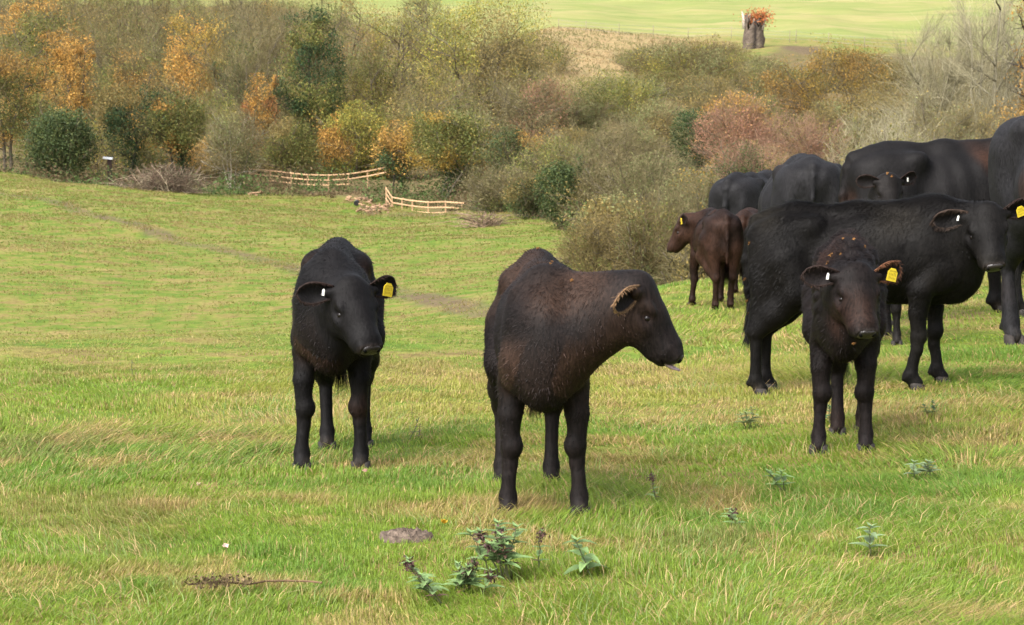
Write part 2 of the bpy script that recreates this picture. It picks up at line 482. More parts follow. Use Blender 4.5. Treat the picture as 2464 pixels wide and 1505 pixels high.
# ------------------------------------------------------------------ cattle: one continuous surface each
def rotm(yaw, pitch, roll=0.0):
    """columns = forward, left, up of a frame turned by yaw, then nosed down by pitch"""
    cy, sy = math.cos(yaw), math.sin(yaw); cp, sp = math.cos(pitch), math.sin(pitch)
    f = np.array([cy * cp, sy * cp, -sp]); l = np.array([-sy, cy, 0.0]); u = np.cross(f, l)
    cr, sr = math.cos(roll), math.sin(roll)
    return np.stack([f, l * cr + u * sr, u * cr - l * sr], 1)
class SDF:
    def __init__(s, lo, hi, h):
        s.lo = np.array(lo, float); s.h = h
        s.n = np.ceil((np.array(hi) - s.lo) / h).astype(int) + 1
        s.f = np.full(tuple(s.n), 1.0, np.float32)
        s.ax = [s.lo[k] + h * np.arange(s.n[k]) for k in range(3)]
    def _win(s, lo, hi, pad):
        a = np.clip(np.floor((lo - pad - s.lo) / s.h).astype(int), 0, s.n)
        b = np.clip(np.ceil((hi + pad - s.lo) / s.h).astype(int) + 1, 0, s.n)
        if (b <= a).any(): return None
        sl = tuple(slice(a[k], b[k]) for k in range(3))
        P = np.stack(np.meshgrid(*[s.ax[k][a[k]:b[k]] for k in range(3)], indexing='ij'), -1)
        return sl, P
    def _merge(s, sl, d, k, sub=False):
        f = s.f[sl]
        if sub:
            d = -d
            hh = np.clip(0.5 - 0.5 * (f - d) / k, 0, 1)
            s.f[sl] = f * (1 - hh) + d * hh + k * hh * (1 - hh)
        else:
            hh = np.clip(0.5 + 0.5 * (f - d) / k, 0, 1)
            s.f[sl] = f * (1 - hh) + d * hh - k * hh * (1 - hh)
    def ell(s, c, r, k=0.04, M=None, sub=False):
        c = np.array(c, float); r = np.array(r, float)
        rr = max(r) * np.ones(3) if M is not None else r
        W = s._win(c - rr, c + rr, k * 1.2 + 2 * s.h)
        if W is None: return
        sl, P = W
        q = P - c
        if M is not None: q = q @ M
        k0 = np.sqrt(((q / r) ** 2).sum(-1)) + 1e-6
        k1 = np.sqrt(((q / (r * r)) ** 2).sum(-1)) + 1e-6
        s._merge(sl, (k0 * (k0 - 1) / k1).astype(np.float32), k, sub)
    def cone(s, a, b, ra, rb, k=0.04):
        a = np.array(a, float); b = np.array(b, float)
        m = max(ra, rb)
        W = s._win(np.minimum(a, b) - m, np.maximum(a, b) + m, k * 1.2 + 2 * s.h)
        if W is None: return
        sl, P = W
        ab = b - a
        t = np.clip(((P - a) @ ab) / (ab @ ab), 0, 1)
        d = np.sqrt(((P - a - t[..., None] * ab) ** 2).sum(-1)) - (ra + (rb - ra) * t)
        s._merge(sl, d.astype(np.float32), k)
    def chain(s, pts, k=0.03):
        for (a, ra), (b, rb) in zip(pts[:-1], pts[1:]): s.cone(a, b, ra, rb, k)
    def mesh(s):
        f = s.f; h = s.h
        nx, ny, nz = f.shape
        acc = np.zeros((nx - 1, ny - 1, nz - 1, 3), np.float32); cnt = np.zeros((nx - 1, ny - 1, nz - 1), np.float32)
        cor = [(i, j, k) for i in (0, 1) for j in (0, 1) for k in (0, 1)]
        def cv(c): return f[c[0]:nx - 1 + c[0], c[1]:ny - 1 + c[1], c[2]:nz - 1 + c[2]]
        for a in cor:
            for ax in range(3):
                if a[ax] == 0:
                    b = list(a); b[ax] = 1
                    fa, fb = cv(a), cv(b)
                    m = (fa < 0) != (fb < 0)
                    idx = np.where(m)
                    t = fa[idx] / (fa[idx] - fb[idx])
                    for q in range(3):
                        acc[idx + (np.full(len(idx[0]), q),)] += a[q] + (t if q == ax else 0)
                    cnt[idx] += 1
        act = np.where(cnt > 0)
        vid = np.full(cnt.shape, -1, np.int64); vid[act] = np.arange(len(act[0]))
        V = acc[act] / cnt[act][:, None] + np.stack(act, -1)
        V = s.lo + V * h
        Fq = []
        ins = f < 0
        for ax in range(3):
            o1, o2 = (ax + 1) % 3, (ax + 2) % 3
            sa = [slice(None)] * 3; sb = [slice(None)] * 3
            sa[ax] = slice(0, -1); sb[ax] = slice(1, None)
            A, B = ins[tuple(sa)], ins[tuple(sb)]
            for flip, m in ((False, A & ~B), (True, ~A & B)):
                I = np.stack(np.where(m), -1)
                I = I[(I[:, o1] > 0) & (I[:, o2] > 0) & (I[:, o1] < f.shape[o1] - 1) & (I[:, o2] < f.shape[o2] - 1)]
                q = []
                for d1, d2 in ((-1, -1), (0, -1), (0, 0), (-1, 0)):
                    J = I.copy(); J[:, o1] += d1; J[:, o2] += d2
                    q.append(vid[J[:, 0], J[:, 1], J[:, 2]])
                q = np.stack(q, -1)
                if flip: q = q[:, ::-1]
                Fq.append(q)
        return V, np.vstack(Fq)

def sines(P, seed, fr):
    r = np.random.default_rng(seed)
    o = np.zeros(len(P))
    for i in range(7):
        d = r.normal(size=3); d /= np.linalg.norm(d)
        o += np.sin(P @ d * fr * r.uniform(0.6, 1.6) + r.uniform(0, 6.3))
    return o / 7 * 1.6

def vnormals(V, Fq):
    a, b, c, d = V[Fq[:, 0]], V[Fq[:, 1]], V[Fq[:, 2]], V[Fq[:, 3]]
    n = np.cross(c - a, d - b)
    N = np.zeros_like(V)
    for k in range(4):
        for q in range(3): N[:, q] += np.bincount(Fq[:, k], n[:, q], len(V))
    return N / (np.linalg.norm(N, axis=1)[:, None] + 1e-12), n

EAR_TAG = {}
def ear_mesh(L, Wd, cup, nS=12, nT=9):
    """a cupped leaf along +x, opening towards +z; thickness both sides"""
    top = []
    for i in range(nS + 1):
        s = i / nS
        wd = Wd * (0.42 + 0.58 * math.sin(min(1, s * 1.55) * PI / 2)) * math.sqrt(max(0.0, 1 - max(0, (s - 0.50) / 0.50) ** 2.2)) + 0.002
        for j in range(nT):
            t = -1 + 2 * j / (nT - 1)
            curl = cup * (1 - 0.35 * s)
            ang = t * curl
            y = wd * math.sin(ang) / max(math.sin(curl), 0.3)
            z = wd * (1 - math.cos(ang)) * 1.2 - 0.012 * math.sin(s * PI) 
            top.append((s * L, y, z - 0.25 * L * s * s * 0.3))
    top = np.array(top)
    n = (nS + 1) * nT
    Fq = []
    for i in range(nS):
        for j in range(nT - 1):
            a = i * nT + j
            Fq.append((a, a + 1, a + nT + 1, a + nT))
    Fq = np.array(Fq)
    N, _ = vnormals(top, Fq)
    th = 0.006
    V = np.vstack([top + N * th * .5, top - N * th * .5])
    F2 = [Fq, Fq[:, ::-1] + n]
    rim = [i for i in range(nT)] + [i * nT + nT - 1 for i in range(1, nS + 1)] + [nS * nT + j for j in range(nT - 2, -1, -1)] + [i * nT for i in range(nS - 1, 0, -1)]
    rr = np.array(rim); r2 = np.roll(rr, -1)
    F2.append(np.stack([rr, rr + n, r2 + n, r2], -1))
    isrim = np.zeros(2 * n, bool); isrim[rr] = True; isrim[rr + n] = True
    inner = np.zeros(2 * n, bool); inner[:n] = True
    return V, np.vstack(F2), isrim, inner

def make_cow(label, group, loc, heading, H, head, h=0.010, legs=None, fat=1.0, base=(0.010, 0.009, 0.0085), brown=(0.05, 0.022, 0.012),
             brown_amt=0.3, face_brown=0.0, furn=95000, furlen=0.021, tags=('white', 'yellow'), tongue=False, burrs=(), seed=1, adult=False,
             name='calf', cat='calf', neck_r=1.0, curly=0.0, head_scale=1.12, ears=None, tail_sway=0.0, tophair=0.0, rump_brown=0.0, deep=0.0, chest_brown=0.0, curlup=0.0, throat=None, hock_off=0.055, bony=0.0):
    """all lengths are in withers heights (H); head = (poll xyz, yaw, pitch, roll)"""
    poll, hyaw, hpitch, hroll = head
    poll = np.array(poll, float)
    legs = legs or {}
    fl = legs.get('fl', (0.30, 0.14)); fr = legs.get('fr', (0.30, -0.14)); bl = legs.get('bl', (-0.47, 0.13)); br = legs.get('br', (-0.47, -0.13))
    hh = h / H
    HM = rotm(hyaw, hpitch, hroll); hs = head_scale
    def hp(x, y, z): return poll + HM @ (np.array([x, y, z]) * hs)
    lo = np.minimum([-0.86, -0.42 * fat, -0.02], hp(0.2, 0, -0.1) - 0.3); hi = np.maximum([0.75, 0.42 * fat, 1.14], hp(0.2, 0, -0.1) + 0.3)
    lo[2] = -0.02
    S = SDF(lo, hi, hh)
    bw = fat; dp = deep; bl_ = min(1.15, fat / .95)
    # trunk
    S.ell((-0.02, 0, 0.715 - dp), (0.44, 0.205 * bw, 0.225 + dp), 0.05)
    S.ell((0.0, 0, 0.64 - dp), (0.34, 0.185 * bw, 0.155 + dp * .5), 0.06)
    S.ell((0.30, 0, 0.70), (0.24, 0.150 * bw, 0.25), 0.06)
    S.cone((0.30, 0, 0.93), (-0.10, 0, 0.925), 0.050, 0.045, 0.07)
    S.cone((-0.10, 0, 0.925), (-0.42, 0, 0.945), 0.045, 0.055, 0.07)
    S.ell((-0.40, 0, 0.80), (0.24, 0.165 * bw, 0.17), 0.06)
    for sg in (-1, 1):
        S.ell((-0.30, sg * 0.125 * bw, 0.885), (0.050, 0.030, 0.028), 0.05)
        S.ell((-0.565, sg * 0.070, 0.85), (0.04, 0.032, 0.04), 0.05)
        S.cone((-0.30, sg * 0.115 * bw, 0.87), (-0.56, sg * 0.070, 0.84), 0.04, 0.040, 0.08)
        S.ell((-0.45, sg * 0.100 * bw, 0.68), (0.165, 0.083, 0.24), 0.05, rotm(0, -0.15))
        S.ell((0.28, sg * 0.115 * bw, 0.73), (0.105, 0.050, 0.18), 0.05, rotm(0, 0.30))
        S.ell((0.34, sg * 0.110 * bl_, 0.61), (0.10, 0.050, 0.10), 0.03)
    S.ell((0.42, 0, 0.57), (0.11, 0.075, 0.12), 0.06)
    S.cone((0.40, 0, 0.53), (0.10, 0, 0.53 - dp * .7), 0.055, 0.07, 0.06)
    S.ell((-0.50, 0, 0.66), (0.12, 0.10, 0.16), 0.05)
    S.cone((-0.50, 0, 0.93), (-0.60, 0, 0.915), 0.05, 0.035, 0.04)
    # tail
    ts = tail_sway
    S.chain([((-0.58, 0, 0.915), 0.030), ((-0.630, ts * .2, 0.86), 0.024), ((-0.650, ts * .5, 0.72), 0.019), ((-0.635, ts * .8, 0.56), 0.017), ((-0.615, ts, 0.45), 0.016), ((-0.610, ts, 0.40), 0.010)], 0.02)
    # front legs
    for (hx, hy), sg in ((fl, 1), (fr, -1)):
        e = np.array([0.255, sg * 0.120 * bl_, 0.53]); kx = 0.285 + (hx - 0.30) * 0.55; ky = sg * 0.125 * bl_ + (hy - sg * 0.125 * bl_) * 0.6
        knee = np.array([kx, ky, 0.295]); ft = np.array([hx - 0.005, hy, 0.095])
        S.chain([(np.array([0.33, sg * 0.105 * bl_, 0.62]), 0.070), (e, 0.062)], 0.025)
        S.chain([(e, 0.066), (knee + [0, 0, 0.12], 0.044), (knee + [0.004, 0, 0.04], 0.038)], 0.015)
        S.ell(knee + [0.008, -sg * 0.008, 0.0], (0.042, 0.044, 0.052), 0.012)
        S.chain([(knee, 0.036), (knee + [0, 0, -.07], 0.030), (knee * .4 + ft * .6, 0.027), (ft + [0, 0, .02], 0.031)], 0.008)
        S.ell(ft + [-0.006, 0, 0], (0.037, 0.037, 0.038), 0.012)
        S.chain([(ft, 0.030), ((hx + 0.020, hy, 0.050), 0.036)], 0.010)
        for q in (-1, 1): S.ell(ft + [-0.036, q * .016, -.012], (0.012, 0.011, 0.016), 0.006)
    for (hx, hy), sg in ((bl, 1), (br, -1)):
        hock = np.array([hx - hock_off, hy * .9 + sg * 0.012, 0.345]); ft = np.array([hx - 0.01, hy, 0.10])
        st = np.array([-0.31 + (hx + .47) * .4, sg * 0.135 * bl_, 0.55])
        S.chain([((-0.42, sg * 0.11 * bl_, 0.70), 0.115), (st, 0.085)], 0.04)
        S.chain([(st, 0.085), (st * .45 + hock * .55, 0.062), (hock, 0.044)], 0.04)
        S.cone((-0.52, sg * 0.10, 0.62), hock + [-0.012, 0, 0.02], 0.075, 0.030, 0.04)
        S.ell(hock + [-0.006, 0, 0.0], (0.040, 0.030, 0.052), 0.012)
        S.chain([(hock, 0.034), (hock * .5 + ft * .5, 0.028), (ft + [0, 0, .02], 0.031)], 0.008)
        S.ell(ft, (0.037, 0.037, 0.038), 0.012)
        S.chain([(ft, 0.030), ((hx + 0.020, hy, 0.050), 0.036)], 0.010)
        for q in (-1, 1): S.ell(ft + [-0.036, q * .016, -.012], (0.012, 0.011, 0.016), 0.006)
    # neck
    nr = neck_r
    nb = hp(0.035, 0, -0.075); th = hp(0.055, 0, -0.175)
    S.cone((0.26, 0, 0.86), nb, 0.105 * nr, 0.082, 0.07)
    S.cone((0.36, 0, 0.74), (nb + th) / 2, 0.145 * nr, 0.085, 0.07)
    S.cone((0.40, 0, 0.64), th, 0.125 * nr, 0.075, 0.07)
    if throat: S.cone((0.38, 0, 0.62), hp(*throat[0]), 0.12, throat[1], 0.08)
    # head
    def he(c, r, k=0.02, sub=False): S.ell(hp(*c), np.array(r) * hs, k, HM, sub)
    he((0.055, 0, -0.070), (0.090, 0.092, 0.075), 0.03)
    he((0.110, 0, -0.060), (0.100, 0.088, 0.056), 0.03)
    he((0.020, 0, -0.025), (0.036, 0.050, 0.030), 0.03)
    S.cone(hp(0.15, 0, -0.068), hp(0.270, 0, -0.070), 0.063 * hs, 0.055 * hs, 0.035)
    he((0.290, 0, -0.074), (0.046, 0.066, 0.050), 0.02)
    he((0.322, 0, -0.066), (0.024, 0.050, 0.036), 0.010)
    he((0.270, 0, -0.122), (0.060, 0.038, 0.026), 0.025)
    for sg in (-1, 1):
        he((0.100, sg * 0.048, -0.128), (0.095, 0.046, 0.078), 0.035)
        S.cone(hp(0.07, sg * 0.042, -0.165), hp(0.25, sg * 0.018, -0.126), 0.052 * hs, 0.030 * hs, 0.035)
        S.cone(hp(0.14, sg * 0.040, -0.095), hp(0.27, sg * 0.030, -0.085), 0.050 * hs, 0.036 * hs, 0.03)
        he((0.112, sg * 0.083, -0.040), (0.038, 0.019, 0.018), 0.012)
        he((0.142, sg * 0.102, -0.072), (0.028, 0.020, 0.020), 0.012, True)
        he((0.150, sg * 0.080, -0.098), (0.045, 0.022, 0.016), 0.02)
        he((0.318, sg * 0.042, -0.060), (0.022, 0.020, 0.024), 0.010)
        he((0.346, sg * 0.036, -0.058), (0.016, 0.010, 0.011), 0.006, True)
        S.cone(hp(0.04, sg * 0.060, -0.050), hp(0.035, sg * 0.112, -0.052), 0.034 * hs, 0.022 * hs, 0.02)
    for sg in (-1, 1):
        he((0.292, sg * 0.034, -0.092), (0.040, 0.030, 0.034), 0.015)
        if bony or adult: S.ell((-0.30, sg * 0.135 * bw, 0.90), (0.045, 0.030, 0.028), 0.03)
    # mouth line
    he((0.315, 0, -0.108), (0.045, 0.070, 0.0028), 0.006, True)
    V, Fq = S.mesh()
    V = np.asarray(V, float)
    # relax and give the flesh some unevenness
    for it in range(2):
        A = np.zeros_like(V); cn = np.zeros(len(V))
        for k in range(4):
            for d in (1, 3):
                j = Fq[:, (k + d) % 4]
                for q in range(3): A[:, q] += np.bincount(Fq[:, k], V[j, q], len(V))
                cn += np.bincount(Fq[:, k], minlength=len(V))
        V = V * 0.5 + 0.5 * A / cn[:, None]
    N, _ = vnormals(V, Fq)
    ql = (V - poll) @ HM / hs                    # coordinates in the head
    inhead = smooth(0.26 - np.linalg.norm((ql - [0.16, 0, -0.08]) * [1, 1.2, 1.2], axis=1), 0, 0.06)
    amp = (0.0050 * sines(V, seed, 14) + 0.0022 * sines(V, seed + 1, 36)) * (.4 + .6 * smooth(V[:, 2], .4, .6))
    V = V + N * (amp * (1 - 0.75 * inhead))[:, None]
    if curly: V = V + N * (curly * np.abs(sines(V * [1, 1, 1], seed + 3, 60)) * (1 - .8 * inhead) * smooth(V[:, 2], .55, .8))[:, None]
    # rib and shoulder relief
    if adult:
        V = V + N * (0.010 * sines(V, seed + 30, 8) + .004 * sines(V, seed + 31, 20))[:, None]
        rib = np.sin(V[:, 0] * 55 + V[:, 2] * 6) * smooth(V[:, 0], -0.25, -0.1) * (1 - smooth(V[:, 0], 0.1, 0.22)) * smooth(V[:, 2], 0.5, .65) * (1 - smooth(V[:, 2], .85, .93))
        V = V + N * (0.004 * rib)[:, None]
    # coat colour
    base = np.array(base); brown = np.array(brown)
    pn = sines(V, seed + 5, 7.0) * 0.6 + sines(V, seed + 6, 17.0) * 0.4
    bm = np.clip(smooth(pn, 0.55 - brown_amt * 1.5, 1.0 - brown_amt), 0, 1) * min(1, brown_amt * 2.2)
    topness = smooth(N[:, 2], 0.2, 0.9) * smooth(V[:, 2], 0.8, 0.95)
    bm = np.maximum(bm, rump_brown * smooth(-V[:, 0], 0.40, 0.52) * smooth(V[:, 2], 0.82, 0.95))
    bm = np.maximum(bm, chest_brown * smooth(V[:, 0], 0.25, 0.4) * (1 - smooth(np.abs(V[:, 2] - .60), .05, .16)) * (.6 + .4 * np.sign(pn)) * (1 - inhead))
    fb = face_brown * smooth(ql[:, 0], 0.10, 0.2) * (1 - smooth(ql[:, 0], 0.27, 0.31)) * smooth(np.abs(ql[:, 1]), 0.0, 0.06) * inhead
    bm = np.maximum(bm, fb)
    bm = bm * (1 - smooth(0.48 - V[:, 2], 0.0, 0.1) * 0.5)
    C = base * (1 - bm[:, None]) + brown * bm[:, None]
    C = C * (1 + 0.25 * sines(V, seed + 9, 30))[:, None]
    nosem = smooth(ql[:, 0], 0.318, 0.332) * (1 - smooth(np.abs(ql[:, 2] + .06), .042, .055)) * inhead
    C = C * (1 - nosem[:, None]) + np.array([0.020, 0.016, 0.015]) * nosem[:, None]
    for sg in (-1, 1):  # darkness inside the nostrils, put into the coat colour
        dn = np.linalg.norm((ql - [0.352, sg * 0.036, -0.058]) / [0.024, 0.013, 0.014], axis=1)
        nm = 1 - smooth(dn, 0.7, 1.1)
        C = C * (1 - nm[:, None]) + 0.002 * nm[:, None]
    low = smooth(0.10 - V[:, 2], 0, 0.08) * smooth(sines(V, seed + 12, 60), -.2, .6)
    C = C * (1 - .55 * low[:, None]) + np.array([0.060, 0.048, 0.036]) * .55 * low[:, None]
    C = np.clip(C, 0.002, 1)
    # ears joined to the body mesh
    ears = ears or {}
    allV, allF, allC = [V], [Fq], [C]
    nv = len(V); fm_side = {}
    for sg in (1, -1):
        e = ears.get(sg, {})
        L = 0.165 * e.get('len', 1.0); W = 0.048
        EV, EF, rim, inner = ear_mesh(L * hs, W * hs, 1.15)
        # ear frame in the head: x out along the ear, z = opening direction
        bk, up_ = e.get('back', 0.15), e.get('up', 0.10)
        out = np.array([-.9 * up_ - .4 * bk, sg * 1.0, .42 * up_ - .9 * bk]); out /= np.linalg.norm(out)
        op = np.array([0.62, sg * .15, 0.80 + e.get('open', 0.0)]); op -= out * (op @ out); op /= np.linalg.norm(op)
        lat = np.cross(op, out)
        EM = HM @ np.stack([out, lat, op], 1)
        root = hp(0.030, sg * 0.085, -0.048)
        W3 = EV @ EM.T + root
        ec = np.tile(base * 1.1, (len(EV), 1))
        ec[rim] = np.array(e.get('rim', (0.018, 0.011, 0.009)))
        ec[inner & ~rim] = base * 0.7 + np.array(brown) * .15
        allV.append(W3); allF.append(EF + nv); allC.append(ec); nv += len(W3)
        fm_side[sg] = (EM, root, L * hs)
    V0, F0 = np.vstack(allV), np.vstack(allF); C0 = np.vstack(allC)
    # ground fit: legs stay upright, the body follows the slope
    x0, y0 = loc
    ch, sh = math.cos(heading), math.sin(heading)
    def gz(lx, ly): 
        lx = np.asarray(lx); ly = np.asarray(ly)
        return G(x0 + (lx * ch - ly * sh) * H, y0 + (lx * sh + ly * ch) * H)
    z0 = float(gz(0., 0.)) if False else float(np.mean(gz(np.array([fl[0], fr[0], bl[0], br[0]]), np.array([fl[1], fr[1], bl[1], br[1]]))))
    pts = np.array([fl, fr, bl, br]); gg = gz(pts[:, 0], pts[:, 1]) - z0
    A_ = np.c_[pts, np.ones(4)]
    gx, gy, g0 = np.linalg.lstsq(A_, gg / H, rcond=None)[0]
    root = thing(name, (x0, y0, z0 - 0.028), label, cat, group, heading)
    def fit(P):
        P = np.array(P, float).copy()
        P[:, 2] += gx * P[:, 0] + gy * P[:, 1] + g0
        return P * H
    body = mesh_obj('body', fit(V0), F0, M_BODY, root, C0, True)
    # hair
    r = np.random.default_rng(seed + 77)
    Vb = V0; N0, fn = vnormals(V0, F0)
    area = np.linalg.norm(fn, axis=1)
    fc = V0[F0].mean(1)
    wgt = area * (0.35 + 0.65 * smooth(fc[:, 2], 0.1, 0.5))
    fq = (fc - poll) @ HM / hs
    fhd = smooth(0.26 - np.linalg.norm((fq - [0.16, 0, -0.08]) * [1, 1.2, 1.2], axis=1), 0, 0.06)
    wgt = wgt * np.where((fq[:, 0] > 0.31) & (fhd > .2), 0.03, 1)
    pick = r.choice(len(F0), furn, p=wgt / wgt.sum())
    a, b = r.random((2, furn, 1))
    q = V0[F0[pick]]
    P = (q[:, 0] * (1 - a) + q[:, 1] * a) * (1 - b) + (q[:, 3] * (1 - a) + q[:, 2] * a) * b
    nn = N0[F0[pick]].mean(1); nn /= np.linalg.norm(nn, axis=1)[:, None] + 1e-9
    hd = fhd[pick][:, None]
    flow = np.array([-0.55, 0, -0.75]) * (1 - hd) + (HM @ np.array([0.7, 0, -0.2])) * hd
    flow = flow + 0.13 * np.stack([sines(P, seed + 20 + k, 9) for k in range(3)], -1)
    flow = flow - nn * (flow * nn).sum(1)[:, None]
    flow /= np.linalg.norm(flow, axis=1)[:, None] + 1e-6
    lift = r.uniform(0.08, 0.34, (furn, 1)) * (.6 + .8 * smooth(sines(P, seed + 26, 30), -.4, .6))[:, None]
    guard = r.random((furn, 1)) < .03
    lift = lift + guard * r.uniform(.3, .9, (furn, 1))
    if curlup: lift = lift + curlup * r.random((furn, 1)) * smooth(P[:, 2], .8, .95)[:, None]
    d = flow + nn * lift + r.normal(0, 0.09, (furn, 3))
    d /= np.linalg.norm(d, axis=1)[:, None]
    ln = furlen * r.uniform(0.5, 1.3, (furn, 1)) * (1 - 0.55 * hd) * (1 + .35 * guard)
    ln = ln * (1 - 0.4 * smooth(0.45 - P[:, 2], 0, 0.1)[:, None])
    if tophair: ln = ln * (1 + tophair * (smooth(P[:, 2], .93, .99) * smooth(nn[:, 2], .3, .8))[:, None])
    ln = ln * (1 + .25 * smooth(0.56 - P[:, 2], 0, .05) * smooth(P[:, 2], .40, .45) * smooth(-nn[:, 2], 0.2, 0.8))[:, None]
    ln = ln / H
    side = np.cross(d, nn); side /= np.linalg.norm(side, axis=1)[:, None] + 1e-9
    hw = (0.0012 + 0.0006 * r.random((furn, 1))) / H
    P0 = P - nn * 0.002
    HV = np.stack([P0 - side * hw, P0 + side * hw, P0 + d * ln * .6 + side * hw * .7, P0 + d * ln - nn * ln * .15, P0 + d * ln * .6 - side * hw * .7], 1)
    hc = C0[F0[pick]].mean(1) * r.uniform(0.5, 1.7, (furn, 1))
    i5 = np.arange(furn)[:, None] * 5
    coat = mesh_obj('coat_hair', fit(HV.reshape(-1, 3)), [i5 + np.array([0, 1, 2, 4]), i5 + np.array([4, 2, 3])], M_FUR, root, np.repeat(hc, 5, 0))
    # tail switch
    nt_ = 900
    ta = r.random((nt_, 1)); th_ = r.random((nt_, 1)) * 2 * PI
    tb = np.array([-0.618, ts, 0.52]) + np.hstack([0.014 * np.cos(th_), 0.014 * np.sin(th_), -0.16 * ta])
    td = np.hstack([0.10 * np.cos(th_), 0.10 * np.sin(th_), -1 + 0 * ta]) + r.normal(0, .12, (nt_, 3))
    tl = (0.06 + 0.10 * r.random((nt_, 1)))
    sdv = np.cross(td, [0.3, 1, 0.1]); sdv /= np.linalg.norm(sdv, axis=1)[:, None]
    T = np.stack([tb - sdv * .0022, tb + sdv * .0022, tb + td * tl], 1).reshape(-1, 3)
    mesh_obj('tail_switch', fit(T), np.arange(nt_ * 3).reshape(-1, 3), M_FUR, root, np.tile(base * 1.2, (nt_ * 3, 1)))
    # eyes
    for sg in (-1, 1):
        mb = MB()
        th1 = np.linspace(0, PI, 9); ph1 = np.linspace(0, 2 * PI, 13)[:-1]
        SV = np.array([[math.sin(t_) * math.cos(p_), math.sin(t_) * math.sin(p_), math.cos(t_)] for t_ in th1 for p_ in ph1])
        f4 = [(i * 12 + j, (i + 1) * 12 + j, (i + 1) * 12 + (j + 1) % 12, i * 12 + (j + 1) % 12) for i in range(8) for j in range(12)]
        c = hp(0.142, sg * 0.078, -0.071)
        mb.add(fit(c + SV * (0.0150 * hs)), f4, (), (0.006, 0.004, 0.004))
        mb.build('eye', M_EYE, root, True)
    # leathery nose with nostrils
    th1 = np.linspace(0, PI, 9); ph1 = np.linspace(0, 2 * PI, 17)[:-1]
    SV = np.array([[math.sin(t_) * math.cos(p_), math.sin(t_) * math.sin(p_), math.cos(t_)] for t_ in th1 for p_ in ph1])
    f4 = [(i * 16 + j, (i + 1) * 16 + j, (i + 1) * 16 + (j + 1) % 16, i * 16 + (j + 1) % 16) for i in range(8) for j in range(16)]
    def sup(q): return np.sign(q) * np.abs(q) ** .75
    mb = MB(); mb.add(fit([hp(*(np.array([0.331, 0, -0.066]) + sup(s_) * [0.0175, 0.046, 0.030])) for s_ in SV]), f4, (), (0.014, 0.011, 0.0105))
    nose = mb.build('nose', M_NOSE, root, True)
    for sg in (-1, 1):  # solid near-black balls stand in for the shaded nostril openings
        mb = MB(); mb.add(fit([hp(*(np.array([0.341, sg * 0.031, -0.060]) + s_ * [0.0105, 0.0095, 0.0085] + np.array([0, sg * .004, .004]) * s_[2])) for s_ in SV]), f4, (), (0.001, 0.001, 0.001))
        mb.build('nostril', M_BODY, nose, True)
    # hooves: two claws each
    for (hx, hy) in (fl, fr, bl, br):
        mb = MB()
        for cs in (-1, 1):
            rings = []
            for zz, rx, ry, ox in ((-0.004, 0.046, 0.022, 0.040), (0.012, 0.044, 0.022, 0.036), (0.035, 0.038, 0.021, 0.026), (0.055, 0.032, 0.019, 0.018), (0.062, 0.015, 0.010, 0.015)):
                for k in range(10):
                    t_ = k * PI / 5
                    px = math.cos(t_)
                    rings.append((hx + ox + rx * px * (1.0 if px > 0 else .8), hy + cs * 0.0235 + ry * math.sin(t_) * (1 - .35 * max(0, px)), zz))
            f4 = [(i * 10 + j, i * 10 + (j + 1) % 10, (i + 1) * 10 + (j + 1) % 10, (i + 1) * 10 + j) for i in range(4) for j in range(10)]
            mb.add(fit(rings), f4, [(40, 41 + j, 42 + j) for j in range(8)], (0.022, 0.018, 0.015))
        mb.build('hoof', M_HORN, root, True)
    # ear tags
    for sg, kind in zip((-1, 1), tags):
        EM, rt, L = fm_side[sg]
        if kind == 'none': continue
        if kind == 'yellow':
            prof = np.array([(-0.5, -0.5), (0.5, -0.5), (0.5, 0.22), (0.22, 0.5), (-0.22, 0.5), (-0.5, 0.22)]) * [0.052, 0.060]
            colr = (0.48, 0.36, 0.02)
        else:
            prof = np.array([(-0.5, -0.5), (0.5, -0.5), (0.5, 0.3), (0.2, 0.5), (-0.2, 0.5), (-0.5, 0.3)]) * [0.011, 0.030]
            colr = (0.75, 0.75, 0.70)
        tilt = ears.get(sg, {}).get('tag_tilt', 0.15) * sg
        ct_, st_ = math.cos(tilt), math.sin(tilt)
        # tag hangs in front of the ear: plane spanned by ear length and lateral
        posi = np.array([L * (0.52 if kind == 'yellow' else 0.34), 0, 0])
        outw = EM[:, 0]; opw = EM[:, 2]
        ez = np.array([0, 0, 1.0]); ez = ez - opw * (ez @ opw); ez /= np.linalg.norm(ez)
        ex = np.cross(ez, opw)
        cx = rt + EM @ (posi + [0, 0, 0.012 / H + 0.018]) - ez * (0.012 if kind == 'yellow' else -.002)
        pts2 = [cx + (ex * (p_[0] * ct_ - p_[1] * st_) + ez * (p_[0] * st_ + p_[1] * ct_)) / H for p_ in prof]
        pts2 = np.array(pts2); n_ = len(pts2)
        fr_ = pts2 + opw * 0.0016 / H; bk_ = pts2 - opw * 0.0016 / H
        VV = fit(np.vstack([fr_, bk_]))
        me_f = [list(range(n_)), list(range(2 * n_ - 1, n_ - 1, -1))]
        qd = [(i, i + n_, (i + 1) % n_ + n_, (i + 1) % n_) for i in range(n_)]
        o = mesh_obj('ear_tag', VV, [np.array([me_f[0]]), np.array([me_f[1]]), np.array(qd)], M_PLASTIC, root, np.tile(colr, (2 * n_, 1)))
        o['label'] = kind + ' plastic ear tag'
